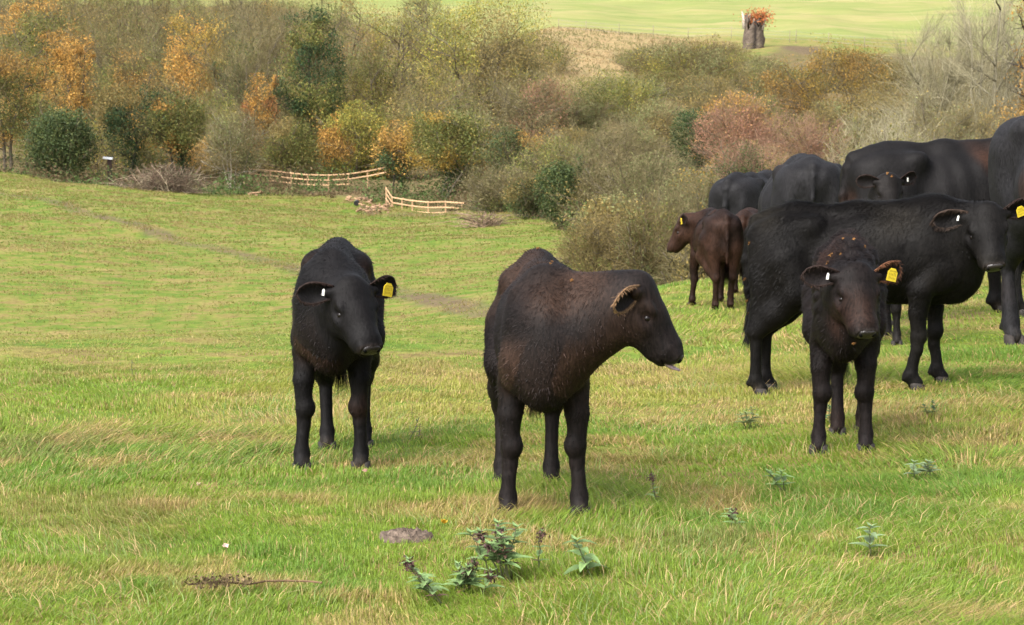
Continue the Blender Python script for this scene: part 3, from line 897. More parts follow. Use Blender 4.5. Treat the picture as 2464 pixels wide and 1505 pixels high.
        if kind == 'yellow':   # worn dark printing: rows of small strokes
            mb = MB()
            rr_ = random.Random(seed)
            for row, hgt, nchar in ((0.016, 0.006, 6), (0.002, 0.013, 5), (-0.015, 0.008, 5)):
                for k in range(nchar):
                    xx_ = (-0.5 + (k + .5) / nchar) * 0.040
                    for st in range(2):
                        w_ = 0.0016 if st else 0.0045; hq = hgt if st else 0.0018
                        oy = row + (0 if st else rr_.choice((-.4, 0, .4)) * hgt)
                        q4 = [(-w_ / 2, -hq / 2), (w_ / 2, -hq / 2), (w_ / 2, hq / 2), (-w_ / 2, hq / 2)]
                        P4 = [cx + opw * 0.0032 / H + (ex * ((xx_ + a_) * ct_ - (oy + b_) * st_) + ez * ((xx_ + a_) * st_ + (oy + b_) * ct_)) / H for a_, b_ in q4]
                        mb.add(fit(P4), [(0, 1, 2, 3)], (), (0.10, 0.075, 0.01))
            mb.build('tag_printing', M_PLASTIC, o)
    if tongue:
        mb = MB()
        pts3 = [hp(0.27, 0.0, -0.112), hp(0.330, 0.0, -0.108), hp(0.358, 0.0, -0.094), hp(0.378, 0, -0.078)]
        L4 = []
        for k, p_ in enumerate(pts3):
            wv = (0.022, 0.022, 0.020, 0.012)[k] * hs; tv = (0.010, 0.010, 0.009, 0.005)[k] * hs
            for t_ in np.arange(8) * PI / 4:
                L4.append(p_ + HM @ np.array([0, wv * math.cos(t_), tv * math.sin(t_)]))
        f4 = [(i * 8 + j, i * 8 + (j + 1) % 8, (i + 1) * 8 + (j + 1) % 8, (i + 1) * 8 + j) for i in range(3) for j in range(8)]
        mb.add(fit(L4), f4 + [(24, 25, 26, 27), (24, 27, 28, 31), (28, 29, 30, 31)], (), (0.26, 0.19, 0.20))
        mb.build('tongue', M_TONGUE, root, True)
    # burrs caught in the coat
    if burrs:
        Nn = N0
        for (bx, by, bz, bs) in burrs:
            k = int(np.argmin(((V0 - [bx, by, bz]) ** 2).sum(1)))
            mb = MB()
            c = V0[k] + Nn[k] * 0.004
            for t_ in range(26):
                dd = r.normal(size=3); dd /= np.linalg.norm(dd)
                e1 = np.cross(dd, [.3, .5, .8]); e1 /= np.linalg.norm(e1)
                s_ = bs * .8 / H
                mb.add(fit([c - e1 * s_ * .25 + dd * s_ * .1, c + e1 * s_ * .25, c + dd * s_ * r.uniform(.5, 1.0)]), (), [(0, 1, 2)], np.array([0.30, 0.15, 0.05]) * r.uniform(.5, 1.3))
            mb.build('burr', M_BURR, root)
    return root

def cow_loc(u, v):
    x, Y = on_ground(u, v)
    return x, Y
HERD = 'black and brown cattle standing on the pasture'
D2 = R
# left calf, facing the camera
_x, _y = cow_loc(797, 1130)
make_cow('black calf facing the viewer on its own at the left, yellow tag in one ear', HERD, (_x + 0.0, _y + 0.33), R(-88), 1.075,
         ((0.56, 0.10, 0.865), R(30), R(52), R(0)), h=0.0085, head_scale=.96, seed=3, brown_amt=0.16, base=(0.0045, 0.0040, 0.0042), fat=0.84, neck_r=.86,
         legs={'fl': (0.29, 0.115), 'fr': (0.31, -0.135), 'bl': (-0.43, 0.11), 'br': (-0.40, -0.06)},
         ears={-1: {'up': -0.02}, 1: {'up': 0.12, 'tag_tilt': -0.2}}, chest_brown=0.25)
# centre calf, head turned to the right with its tongue out
_x, _y = cow_loc(1297, 1240)
make_cow('dark brown calf in the middle with its head turned sideways and tongue out', HERD, (_x + 0.01, _y + 0.31), R(-88.5), 1.055,
         ((0.46, 0.365, 0.955), R(80), R(58), R(0)), h=0.0085, head_scale=.99, seed=11, brown_amt=0.34, base=(0.0065, 0.0048, 0.0045), brown=(0.026, 0.0145, 0.0098), fat=0.87, neck_r=.86,
         legs={'fl': (0.31, 0.135), 'fr': (0.30, -0.135), 'bl': (-0.42, 0.06), 'br': (-0.46, -0.14)}, tongue=True, tags=('none', 'none'),
         ears={-1: {'up': -0.30, 'back': 0.45, 'rim': (.15, .09, .05)}, 1: {'up': 0.0, 'back': 0.6}}, chest_brown=.8, throat=((0.10, 0.0, -.18), .085),
         burrs=((-0.38, 0.0, 0.99, .016), (0.12, 0.03, 0.98, .014), (0.15, -.04, .97, .014), (-0.1, 0.05, 0.98, .015), (0.36, .12, .86, .017), (0.30, .02, .98, .010)))
# right calf in front of the large black one
_x, _y = cow_loc(2020, 1086)
make_cow('small curly coated calf facing the viewer in front of the large side-on black one', HERD, (_x + 0.055, _y + 0.31), R(-98), 1.05,
         ((0.56, 0.05, 0.885), R(20), R(55), R(-4)), h=0.0085, head_scale=.96, seed=21, brown_amt=0.30, base=(0.0062, 0.0045, 0.0043), brown=(0.022, 0.0105, 0.0068), face_brown=0.5, fat=0.72, neck_r=.80,
         legs={'fl': (0.31, 0.105), 'fr': (0.31, -0.105), 'bl': (-0.44, 0.10), 'br': (-0.36, -0.02)}, curly=0.013, curlup=0.7, furlen=0.024,
         ears={-1: {'up': 0.05}, 1: {'up': 0.22, 'open': .15, 'tag_tilt': -0.25, 'rim': (.08, .035, .018)}},
         burrs=((0.40, -0.09, 0.95, .022), (0.30, -0.02, 1.0, .016), (0.30, 0.03, 1.0, .016), (0.28, 0.12, .98, .020), (0.44, -.12, .93, .018), (0.30, -.20, .84, .012), (0.32, -.2, .80, .014), (0.50, 0.03, 0.545, .020), (0.46, -.05, .97, .014)))
# large black youngster seen from the side
_x0, _y0 = cow_loc(1825, 957); _x1, _y1 = cow_loc(2193, 943)
make_cow('large black shaggy youngster standing side-on with a yellow tag, looking at the viewer', HERD, ((_x0 + _x1) / 2 + 0.24, (_y0 + _y1) / 2 + 0.17), math.atan2(_y1 - _y0, _x1 - _x0), 1.17,
         ((0.56, -0.14, 0.935), R(-68), R(56), R(3)), h=0.010, seed=31, brown_amt=0.22, base=(0.0038, 0.0033, 0.0031), brown=(0.014, 0.012, 0.009), furn=130000, furlen=0.030, rump_brown=0.9,
         legs={'fl': (0.32, 0.15), 'fr': (0.22, -0.13), 'bl': (-0.545, 0.08), 'br': (-0.56, -0.12)}, fat=1.1, tophair=0.8, curlup=.12, neck_r=1.10, head_scale=.98, hock_off=.01,
         ears={-1: {'up': -0.05, 'back': .05, 'len': 1.1, 'rim': (.03, .02, .015)}, 1: {'up': 0.2, 'tag_tilt': 0.3}}, name='young_bullock', cat='young bullock',
         burrs=((-0.66, -.03, .62, .02), (-0.66, -.03, .50, .02), (-0.66, -.04, .42, .02), (-0.66, -.03, .38, .02), (-.6, -.12, .80, .018)))
# brown calf behind, seen from behind with its head turned left
_x, _y = cow_loc(1712, 741)
make_cow('brown calf seen from behind with its head turned to the left, yellow tag showing', HERD, (_x + 0.03, _y + 0.10), R(95), 0.97,
         ((0.42, 0.25, 0.93), R(62), R(60), R(0)), h=0.012, seed=41, brown_amt=0.75, base=(0.010, 0.0055, 0.0042), brown=(0.024, 0.0115, 0.0075), furn=26000, furlen=.024,
         legs={'fl': (0.32, 0.16), 'fr': (0.30, -0.12), 'bl': (-0.47, 0.07), 'br': (-0.44, -0.08)}, face_brown=.8, tail_sway=-.01,
         ears={1: {'back': .6, 'up': .2}, -1: {'back': .1, 'up': .1}}, tags=('yellow', 'yellow'))
_x, _y = cow_loc(1800, 722)
make_cow('brown calf almost hidden between the brown calf and the large black youngster', HERD, (_x + 0.03, _y + 0.5), R(80), 0.92,
         ((0.55, -0.2, 0.90), R(-30), R(60), 0), h=0.014, seed=43, brown_amt=0.75, base=(0.010, 0.0055, 0.0042), brown=(0.024, 0.0115, 0.0075), furn=15000, tags=('none', 'none'))
# grown cows behind
def grown(label, u, Y, head, H, hd, fat=1.35, sd_=51, **kw):
    base_ = kw.pop('base', (0.0105, 0.0102, 0.0112)); kw['base'] = base_
    x = (u - CU) / F * Y / 0.99
    make_cow(label, HERD, (x, Y), hd, H, head, h=0.016, seed=sd_, brown_amt=kw.pop('brown_amt', 0.12), furn=60000, furlen=.018, fat=fat, adult=True, deep=.05,
             name='cow', cat='cow', head_scale=.95, neck_r=1.15, tags=('yellow', 'yellow'), **kw)
grown('black cow standing farthest back, its rump above the brown calf', 1812, 25.3, ((0.72, -0.1, 0.80), R(-10), R(70), 0), 1.27, R(62), 1.3, 51)
grown('black cow with a broad rounded back, seen from behind above the youngster\'s rump', 1930, 21.8, ((0.72, 0.0, 0.75), R(0), R(70), 0), 1.43, R(88), 1.42, 53)
grown('black cow standing side-on behind the calf\'s head, its back touched with brown', 2300, 18.7, ((0.85, 0.0, 0.80), R(0), R(60), 0), 1.52, R(12), 1.2, 57, brown_amt=.25, base=(.0055, .0050, .0052))
_Y = 16.4
make_cow('black calf of which only the head and ears show above the youngster\'s back', HERD, ((2142 - CU) / F * _Y, _Y + .45), R(-95), 0.98,
         ((0.50, 0.05, 1.30), R(18), R(60), R(-6)), h=0.012, seed=61, brown_amt=.15, base=(0.0065, 0.0055, 0.0052), furn=30000, tags=('none', 'white'),
         ears={-1: {'up': .1}, 1: {'up': .25}}, curlup=.5, burrs=((0.56, .06, 1.3, .02), (.5, .03, 1.3, .02)), head_scale=1.0)
grown('big black cow at the right edge, cut off by the picture frame, head lowered', 2665, 15.5, ((0.82, -0.12, 0.70), R(-6), R(60), 0), 1.74, R(-72), 1.55, 67,
      legs={'fl': (0.30, 0.16), 'fr': (0.42, -0.34), 'bl': (-.45, .15), 'br': (-.45, -.15)}, curlup=.6)
# ------------------------------------------------------------------ pasture grass
def blade_mesh(name, x, y, hgt, wid, lean, ldir, col, bend=0.5, label=None):
    n = len(x)
    z = G(x, y) - 0.004
    az_ = rng.uniform(0, PI, n)
    sx, sy = np.cos(az_) * wid / 2, np.sin(az_) * wid / 2
    dx, dy_ = np.cos(ldir) * lean, np.sin(ldir) * lean
    B = np.stack([x, y, z], -1)
    def lev(t, w):
        q = t ** (1 + bend)
        zz = hgt * (t - 0.35 * lean * t * t)
        c = B + np.stack([dx * hgt * q, dy_ * hgt * q, zz], -1)
        s_ = np.stack([sx * w, sy * w, 0 * sx], -1)
        return c - s_, c + s_
    a0, a1 = lev(0.0, 1.0); b0, b1 = lev(0.5, .9); c0, c1 = lev(1.0, 0.12)
    V = np.stack([a0, a1, b0, b1, c0, c1], 1).reshape(-1, 3)
    k = np.arange(n)[:, None] * 6
    shade = np.array([.8, .8, 1.0, 1.0, 1.08, 1.08])
    C = (col[:, None, :] * np.ones((1, 6, 1))).reshape(-1, 3)
    o = mesh_obj(name, V, np.vstack([k + [0, 1, 3, 2], k + [2, 3, 5, 4]]), M_GRASS, None, C)
    tag(o, label, 'grass', None, 'stuff')
    return o
def mixc(c, a, t): return c * (1 - t[:, None]) + np.array(a) * t[:, None]
def grass_color(x, y, n):
    p1 = fbm(x * 0.9, y * 0.9, 101, 3); p2 = fbm(x * 2.3, y * 2.3, 111, 3); p3 = fbm(x * .28, y * .28, 121, 2)
    c = np.tile(np.array([0.165, 0.245, 0.026]), (n, 1))
    c = mixc(c, (0.120, 0.215, 0.025), smooth(p1, 0.50, 0.66))
    c = mixc(c, (0.275, 0.275, 0.055), smooth(p3 + rng.normal(0, .08, n), 0.42, 0.62))
    c = mixc(c, (0.265, 0.235, 0.060), smooth(p2, 0.55, 0.70) * 0.8)
    p4 = fbm(x * 1.4 + 31, y * 1.1, 125, 3)
    c = mixc(c, (.19, .125, .055), smooth(p4 + rng.normal(0, .05, n), .62, .72) * .4)
    dry = rng.random(n) < (0.09 + 0.30 * smooth(p2 + 0.3 * (p3 - .5), 0.50, 0.66))
    dc = np.array([0.42, 0.30, 0.13]) * rng.uniform(0.55, 1.2, (n, 1))
    c = np.where(dry[:, None], dc, c)
    return c * rng.uniform(0.72, 1.28, (n, 1)) * np.array([1, 1, 1]), p1, p2, dry
def near_grass():
    # keep density per area falling with distance; points over a wedge wider than the frame
    def wedge(n, y0, y1, spread=0.30):
        y = np.sqrt(rng.uniform(y0 ** 2, y1 ** 2, n)); x = rng.uniform(-spread, spread, n) * y
        return x, y
    parts = []
    for n, y0, y1, w0 in ((330000, 5.6, 10.0, .0038), (260000, 10.0, 16.0, .0058), (180000, 16.0, 31.0, .0095)):
        x, y = wedge(n, y0, y1)
        # clumping
        tn = fbm(x * 3.2, y * 3.2, 131, 3)
        keep = rng.random(n) < 0.45 + 0.55 * smooth(tn, .35, .6)
        x, y = x[keep], y[keep]; tn = tn[keep]; n = len(x)
        c, p1, p2, dry = grass_color(x, y, n)
        rank = smooth(fbm(x * 0.55, y * 0.55, 141, 2) + 0.16 * smooth(x / y, 0.05, .2) + .12 * smooth(8.6 - y, 0, 1.5), 0.52, 0.70)      # long rank tufts, more to the right
        hgt = (0.015 + 0.018 * rng.random(n) + 0.016 * smooth(tn, .45, .65) + 0.045 * rank * rng.random(n)) * (1 + .2 * rng.normal(size=n).clip(-1, 2))
        brow = smooth(y, 13.5, 18) * (1 - smooth(x / y, -.02, .06))
        hgt = hgt * (1 - .5 * brow); c = mixc(c, (.165, .185, .040), .55 * brow)
        hgt = np.maximum(hgt, .012)
        lean = rng.uniform(0.15, 1.1, n) + 0.5 * rank
        wind = fbm(x * .7, y * .7, 151, 2) * 5 - 1.2
        ldir = np.where(rng.random(n) < .5, wind, rng.uniform(0, 2 * PI, n))
        wid = w0 * rng.uniform(.6, 1.3, n)
        parts.append((x, y, hgt, wid, lean, ldir, c))
    x, y, hgt, wid, lean, ldir, c = [np.concatenate(q) for q in zip(*parts)]
    blade_mesh('pasture_grass', x, y, hgt, wid, lean, ldir, c, 0.6, 'short lush grass with dry blades covering the near pasture')
    # long arching blades in the rank patches
    n = 26000
    x, y = wedge(n, 5.6, 15.0)
    keep = fbm(x * 0.8, y * 0.8, 161, 3) + 0.22 * smooth(x / y, -.02, .15) * smooth(12.5 - y, 0, 2) > 0.66
    x, y = x[keep], y[keep]; n = len(x)
    c = np.where((rng.random(n) < .45)[:, None], np.array([0.46, 0.34, 0.16]), np.array([0.20, 0.28, 0.075])) * rng.uniform(.6, 1.25, (n, 1))
    wind = fbm(x * .5, y * .5, 171, 2) * 6 - 1.5
    blade_mesh('rank_grass', x, y, rng.uniform(.04, .11, n), rng.uniform(.002, .004, n), rng.uniform(.5, 1.5, n), wind + rng.normal(0, .5, n), c, 1.1, 'long arching half dry grass in rank tufts')
    # rough tussocks over the valley pasture
    n = 330000
    y = np.sqrt(rng.uniform(40 ** 2, 150 ** 2, n)); x = rng.uniform(-.3, .2, n) * y
    wood, straw, far = zones(x, y)
    tn = fbm(x * .9, y * .9, 181, 4)
    keep = (wood < .3) & (rng.random(n) < .15 + .85 * smooth(tn, .42, .62))
    x, y, tn = x[keep], y[keep], tn[keep]; n = len(x)
    c, *_ = grass_color(x * .3, y * .3, n)
    c = mixc(c * .85, (.115, .160, .024), np.full(n, .6))
    c = mixc(c, (.26, .19, .075), smooth(tn + rng.normal(0, .05, n), .53, .66) * .8)
    blade_mesh('valley_grass', x, y, rng.uniform(.03, .09, n) * np.clip(y / 80, .7, 1.5), rng.uniform(.018, .05, n) * np.clip(y / 80, .7, 1.5), rng.uniform(.3, 1, n), rng.uniform(0, 6.3, n), c, .5, 'grazed grass with tan tussocks down in the valley pasture')
    # straw coloured slope grass
    n = 40000
    y = np.sqrt(rng.uniform(165 ** 2, 236 ** 2, n)); x = rng.uniform(-.05, .3, n) * y
    wood, straw, far = zones(x, y)
    keep = straw > .5
    x, y = x[keep], y[keep]; n = len(x)
    c = np.tile(np.array([.29, .215, .105]), (n, 1)); c = mixc(c, (.19, .175, .07), smooth(fbm(x * .12, y * .12, 191, 3), .48, .62))
    blade_mesh('slope_grass', x, y, rng.uniform(.08, .28, n), rng.uniform(.05, .11, n), rng.uniform(.3, .9, n), rng.uniform(0, 6.3, n), c * rng.uniform(.7, 1.3, (n, 1)), .5, 'dry straw coloured grass on the slope below the far field')
near_grass()

# ------------------------------------------------------------------ trees and bushes
def grow(r, base, H, Wd, stems, spread, crown0, nl2, lean=(0, 0)):
    """skeleton: list of polylines (points, radii) and the tips with directions"""
    lines, tips = [], []
    for s in range(stems):
        a = r.uniform(0, 2 * PI); tilt = spread * r.uniform(.35, 1)
        d = np.array([math.cos(a) * tilt + lean[0], math.sin(a) * tilt + lean[1], 1.0]); d /= np.linalg.norm(d)
        L = H * r.uniform(.62, .80)
        P = [np.array(base) + [math.cos(a) * .12 * stems ** .5, math.sin(a) * .12 * stems ** .5, -.15]]
        n = 7
        for i in range(n):
            d = d + r.normal(0, .09, 3) + [0, 0, .05]; d /= np.linalg.norm(d)
            P.append(P[-1] + d * L / n)
        P = np.array(P)
        r0 = 0.020 * H / stems ** .4
        lines.append((P, np.linspace(r0, r0 * .22, n + 1)))
        nb = max(5, int(14 / stems ** .5))
        for b in range(nb):
            t = crown0 + (1 - crown0) * (b + r.random()) / nb
            k = t * n; i = min(int(k), n - 1)
            p = P[i] + (P[i + 1] - P[i]) * (k - i)
            a2 = r.uniform(0, 2 * PI)
            reach = Wd * .5 * (1 - .45 * max(0, t - .5)) * r.uniform(.65, 1.05)
            up = r.uniform(.25, .9) * (0.5 + t)
            d2 = np.array([math.cos(a2), math.sin(a2), up]); d2 /= np.linalg.norm(d2)
            Q = [p]; m = 5
            for i2 in range(m):
                d2 = d2 + r.normal(0, .14, 3) + [0, 0, .06]; d2 /= np.linalg.norm(d2)
                Q.append(Q[-1] + d2 * reach / m)
            Q = np.array(Q)
            lines.append((Q, np.linspace(r0 * .38, r0 * .08, m + 1)))
            for c in range(nl2):
                k2 = r.uniform(.8, m); i2 = min(int(k2), m - 1)
                p2 = Q[i2] + (Q[i2 + 1] - Q[i2]) * (k2 - i2)
                d3 = (Q[i2 + 1] - Q[i2]); d3 = d3 / np.linalg.norm(d3) + r.normal(0, .55, 3) + [0, 0, .15]; d3 /= np.linalg.norm(d3)
                l3 = reach * r.uniform(.22, .5)
                p3 = p2 + d3 * l3 * .5; d4 = d3 + r.normal(0, .25, 3) + [0, 0, .15]; d4 /= np.linalg.norm(d4)
                p4 = p3 + d4 * l3 * .5
                lines.append((np.array([p2, p3, p4]), np.array([r0 * .12, r0 * .08, r0 * .04])))
                tips.append((p2, d3, l3)); tips.append((p4, d4, l3 * .8))
    return lines, tips

PAL = {
 'olive': ((.105, .112, .028), (.070, .085, .022), (.165, .140, .038)),
 'yellowolive': ((.165, .155, .030), (.115, .125, .026), (.235, .180, .034)),
 'orange': ((.27, .150, .036), (.31, .185, .045), (.21, .110, .030)),
 'rust': ((.22, .095, .036), (.18, .078, .030), (.25, .120, .04)),
 'brown': ((.155, .120, .042), (.120, .105, .036), (.20, .145, .045)),
 'grey': ((.125, .105, .052), (.10, .088, .042), (.105, .105, .035)),
 'pink': ((.20, .105, .070), (.16, .090, .055), (.23, .13, .06)),
 'green': ((.040, .058, .020), (.028, .042, .016), (.065, .078, .022)),
 'ivy': ((.030, .055, .020), (.022, .042, .016), (.05, .072, .022)),
 'orangebrown': ((.25, .145, .038), (.19, .115, .034), (.31, .185, .042)),
 'palegreen': ((.13, .14, .055), (.105, .12, .045), (.17, .15, .07)),
 'yellow': ((.27, .175, .035), (.20, .14, .03), (.15, .12, .03)),
}
TWIG = {'grey': (.165, .140, .070), 'brown': (.135, .105, .045), 'pale': (.29, .265, .165), 'dark': (.07, .055, .040), 'green': (.19, .185, .09), 'pink': (.24, .145, .095)}
NT = [0]
def tree(kind, label, u, vtop, width_px, Y, style, twig='brown', leaves=3500, twigs=2500, stems=1, spread=.25, crown0=.3, cat='tree', group=None, leafsz=.13, second=None, sec_amt=.0, ivy=0, trunkc=(.09, .075, .055), H=None, seed=None, flat=0.0, tw_len=1.0, arch=0.0, fill=.68, gap=None, rad=1.0):
    NT[0] += 1
    r = np.random.default_rng(seed if seed is not None else 1000 + NT[0])
    leaves = int(leaves * 2.6 + 1800) if leafsz > .05 else int(leaves * 2.2 + 1200); twigs = int(twigs * .62)
    x = (u - CU) / F / dy(300) * Y
    zg = Gs(x, Y)
    if H is None:
        H = max(1.5, (zy(vtop) * Y - zg) * 1.04)
    Wd = width_px / F * Y
    root = thing(kind, (x, Y, zg), label, cat, group)
    rad_ = rad
    lines, tips = grow(r, (0, 0, 0), H * .97, Wd, stems, spread, crown0, 4)
    # scale the skeleton so its tips fill height and width
    T = np.array([t[0] for t in tips]); zmax = T[:, 2].max(); wmax = np.percentile(np.abs(T[:, 0] - np.median(T[:, 0])), 96)
    sz = H * .93 / zmax; sx = Wd * .5 * .92 / wmax
    sc = np.array([sx, sx, sz])
    mb = MB()
    for P, rad in lines:
        q = P * sc
        mb.tube(q, np.maximum(rad * rad_, .012) * (1 if len(P) > 5 else 1), 5 if len(P) > 5 else 3, np.array(trunkc) * r.uniform(.8, 1.2))
    trunk = mb.build('trunk', M_BARK, root, True)
    tp = np.array([t[0] for t in tips]) * sc; td = np.array([t[1] for t in tips]); tl = np.array([t[2] for t in tips]) * sx
    cen = np.array([0, 0, H * (.5 + crown0 * .3)])
    # lumpy envelope of the crown: part of the foliage fills it out to its rim
    lump = r.normal(0, 1, (9, 3)); lump /= np.linalg.norm(lump, axis=1)[:, None]
    lamp = r.uniform(-.35, .35, 9); tone = r.uniform(.72, 1.22)
    zc0 = H * min(.85, crown0 * .85)
    def envelope(n):
        d = r.normal(0, 1, (n, 3)); d /= np.linalg.norm(d, axis=1)[:, None]
        rad = 1 + (np.maximum(0, d @ lump.T) ** 6 @ lamp)
        rr = np.clip(r.beta(4.0, 1.3, n) * rad * r.uniform(.90, 1.06, n), 0, 1.25)
        return np.array([0, 0, (H + zc0) / 2]) + d * rr[:, None] * np.array([Wd * .5, Wd * .5, (H - zc0) * .5])
    # fine twigs
    if twigs:
        k = r.integers(0, len(tp), twigs)
        p = tp[k] + r.normal(0, .22, (twigs, 3)) * tl[k][:, None]
        ne = int(twigs * fill * .7)
        if ne: p[:ne] = envelope(ne) * [.93, .93, .96]
        d = td[k] + r.normal(0, .5, (twigs, 3)) + 0.5 * (p - cen) / (np.linalg.norm(p - cen, axis=1)[:, None] + .1) + [0, 0, .35]
        d /= np.linalg.norm(d, axis=1)[:, None]
        L = np.minimum(.10 * H + .35, 1.4) * r.uniform(.5, 1.3, (twigs, 1)) * tw_len
        mid = p + d * L * .5
        e = d + r.normal(0, .35, (twigs, 3)) + [0, 0, -arch]; e /= np.linalg.norm(e, axis=1)[:, None]
        end = mid + e * L * .5
        end[:, 2] = np.minimum(end[:, 2], H * 1.04)
        wv = np.clip(Y / 5562 * .55, .006, .024) * r.uniform(.6, 1.5, (twigs, 1))
        sd_ = np.cross(d, r.normal(0, 1, (twigs, 3))); sd_ /= np.linalg.norm(sd_, axis=1)[:, None]
        V = np.stack([p - sd_ * wv * .5, p + sd_ * wv * .5, mid - sd_ * wv * .4, mid + sd_ * wv * .4, end], 1).reshape(-1, 3)
        V[:, 2] = np.maximum(V[:, 2], .02)
        kk = np.arange(twigs)[:, None] * 5
        tc_ = np.array(TWIG[twig]) * r.uniform(.55, 1.35, (twigs, 1))
        mesh_obj('twigs', V, [kk + [0, 1, 3, 2], kk + [2, 3, 4]], M_LEAF, root, np.repeat(tc_, 5, 0))
    # leaves
    def leafset(nm, n, pos, cols, size, flatn=0.3):
        u1 = r.normal(0, 1, (n, 3)); u1 /= np.linalg.norm(u1, axis=1)[:, None]
        w1 = np.cross(u1, r.normal(0, 1, (n, 3)) + [0, 0, flatn * 3]); w1 /= np.linalg.norm(w1, axis=1)[:, None]
        s_ = size * r.uniform(.5, 1.35, (n, 1))
        V = np.stack([pos - u1 * s_ * .5, pos + w1 * s_ * .32, pos + u1 * s_ * .5, pos - w1 * s_ * .32], 1).reshape(-1, 3)
        V[:, 2] = np.maximum(V[:, 2], .0)
        return mesh_obj(nm, V, np.arange(n * 4).reshape(-1, 4), M_LEAF, root, np.repeat(cols, 4, 0))
    def colors(n, pos, pal, cl):
        a, b, c = [np.array(q) * 1.32 for q in PAL[pal]]
        t = r.random(n)
        q = fbm(pos[:, 0] * 1.1 + 5 * r.random(), pos[:, 2] * 1.1 + pos[:, 1] * .7, 201 + NT[0], 2)
        col = np.where((t < .45)[:, None], a, np.where((t < .8)[:, None], b, c))
        return tone * col * (.7 + .6 * q)[:, None] * r.uniform(.72, 1.3, (n, 1))
    if leaves:
        k = r.integers(0, len(tp), leaves)
        dens = r.random(len(tp)) ** 1.2 + .15
        k = r.choice(len(tp), leaves, p=dens / dens.sum())
        pos = tp[k] + r.normal(0, .48, (leaves, 3)) * tl[k][:, None] * [1, 1, .8] + [0, 0, .05 * H * (1 - flat)]
        ne = int(leaves * fill)
        if ne: pos[:ne] = envelope(ne)
        pos[:, 2] = np.clip(pos[:, 2], .05, H * 1.02)
        cs = 1.5 / max(1.2, leafsz * 14)
        og = r.uniform(0, 50)
        cl_ = fbm(pos[:, 0] * cs + og, pos[:, 2] * cs * 1.2 + pos[:, 1] * cs * .8, 401, 2)
        gp = gap if gap is not None else (.75 if style == 'green' else .34)
        kp = r.random(leaves) < gp + (1 - gp) * smooth(cl_, .40, .56)
        pos, k = pos[kp], k[kp]; leaves = len(pos)
        col = colors(leaves, pos, style, k)
        if second:
            m = fbm(pos[:, 0] * .5 + og, pos[:, 2] * .5, 411, 2) + r.normal(0, .05, leaves) > 1 - (.30 + .5 * sec_amt)
            col2 = colors(leaves, pos, second, k)
            col = np.where(m[:, None], col2, col)
        leafset('crown', leaves, pos, col, leafsz)
    if ivy:
        P, rad = lines[0]
        P = P * sc
        t = r.random(ivy) ** .8 * (len(P) - 1) * .75
        i = t.astype(int); p = P[i] + (P[np.minimum(i + 1, len(P) - 1)] - P[i]) * (t - i)[:, None]
        pos = p + r.normal(0, 1, (ivy, 3)) * np.array([.06, .06, .03]) * H
        leafset('ivy', ivy, pos, colors(ivy, pos, 'ivy', None), leafsz)
    return root
G1 = 'autumn trees of the wood below the pasture'
G2 = 'bushes of the thicket behind the cattle'
# --- front row of the left wood
tree('bush', 'rounded dark green evergreen bush at the edge of the wood, left', 145, 268, 170, 147.5, 'green', 'green', 8500, 900, 3, .5, .05, 'bush', G1, .13)
tree('tree', 'olive and brown tree with a dark trunk at the left edge of the picture', 15, 110, 175, 156, 'olive', 'brown', 5200, 2600, 2, .2, .22, 'tree', G1, .13, 'orangebrown', .3, 600)
tree('tree', 'dark trunked tree clad in dark ivy just right of the round evergreen', 308, 205, 190, 153, 'ivy', 'brown', 5200, 1600, 1, .15, .30, 'tree', G1, .14, 'brown', .35, 1500, trunkc=(.04, .035, .025))
tree('tree', 'ivy trunked tree with yellow and orange leaves left of the grey twiggy bush', 425, 235, 150, 152, 'olive', 'brown', 3600, 1300, 2, .12, .38, 'tree', G1, .14, 'orange', .35, 1400, trunkc=(.04, .035, .025))
tree('bush', 'grey twiggy bush with pale bare stems beside the sagging rail fence', 560, 268, 150, 146.5, 'grey', 'grey', 1800, 5200, 6, .4, .25, 'bush', G1, .10, 'palegreen', .3, 900, trunkc=(.26, .23, .18))
tree('bush', 'brown and olive bush behind the left end of the sagging rail fence', 700, 285, 150, 156, 'olive', 'brown', 4200, 2600, 4, .35, .05, 'bush', G1, .12, 'brown', .5)
tree('tree', 'bright rust red tree above the left end of the sagging fence', 625, 192, 95, 163, 'rust', 'brown', 3600, 1200, 2, .2, .25, 'tree', G1, .12, 'orange', .25)
tree('bush', 'yellow olive bush over the middle of the sagging rail fence', 850, 255, 190, 158, 'yellowolive', 'brown', 6500, 2600, 5, .4, .03, 'bush', G1, .12, 'orange', .15)
tree('tree', 'many stemmed tree with orange and yellow leaves over ivy behind the lower rail fence', 1060, 262, 215, 137, 'olive', 'brown', 6800, 2200, 4, .28, .34, 'tree', G1, .12, 'yellow', .38, 1600, trunkc=(.14, .12, .09))
tree('tree', 'dark ivy covered tree between the two rail fences', 955, 300, 110, 140, 'ivy', 'brown', 2200, 1000, 2, .15, .35, 'tree', G1, .12, 'orangebrown', .4, 1200, trunkc=(.035, .03, .022))
tree('bush', 'grey brown bramble bush at the right end of the lower rail fence', 1205, 405, 170, 119, 'grey', 'grey', 2800, 4200, 6, .6, .03, 'bush', G2, .09, 'olive', .3)
tree('bush', 'dark green holly bush on the pasture edge beyond the middle calf', 1362, 385, 125, 101, 'green', 'green', 5800, 500, 2, .3, .03, 'bush', G2, .10)
tree('bush', 'brown green bush between the bramble and the holly', 1275, 420, 130, 112, 'brown', 'brown', 2600, 2800, 5, .6, .03, 'bush', G2, .09, 'green', .3)
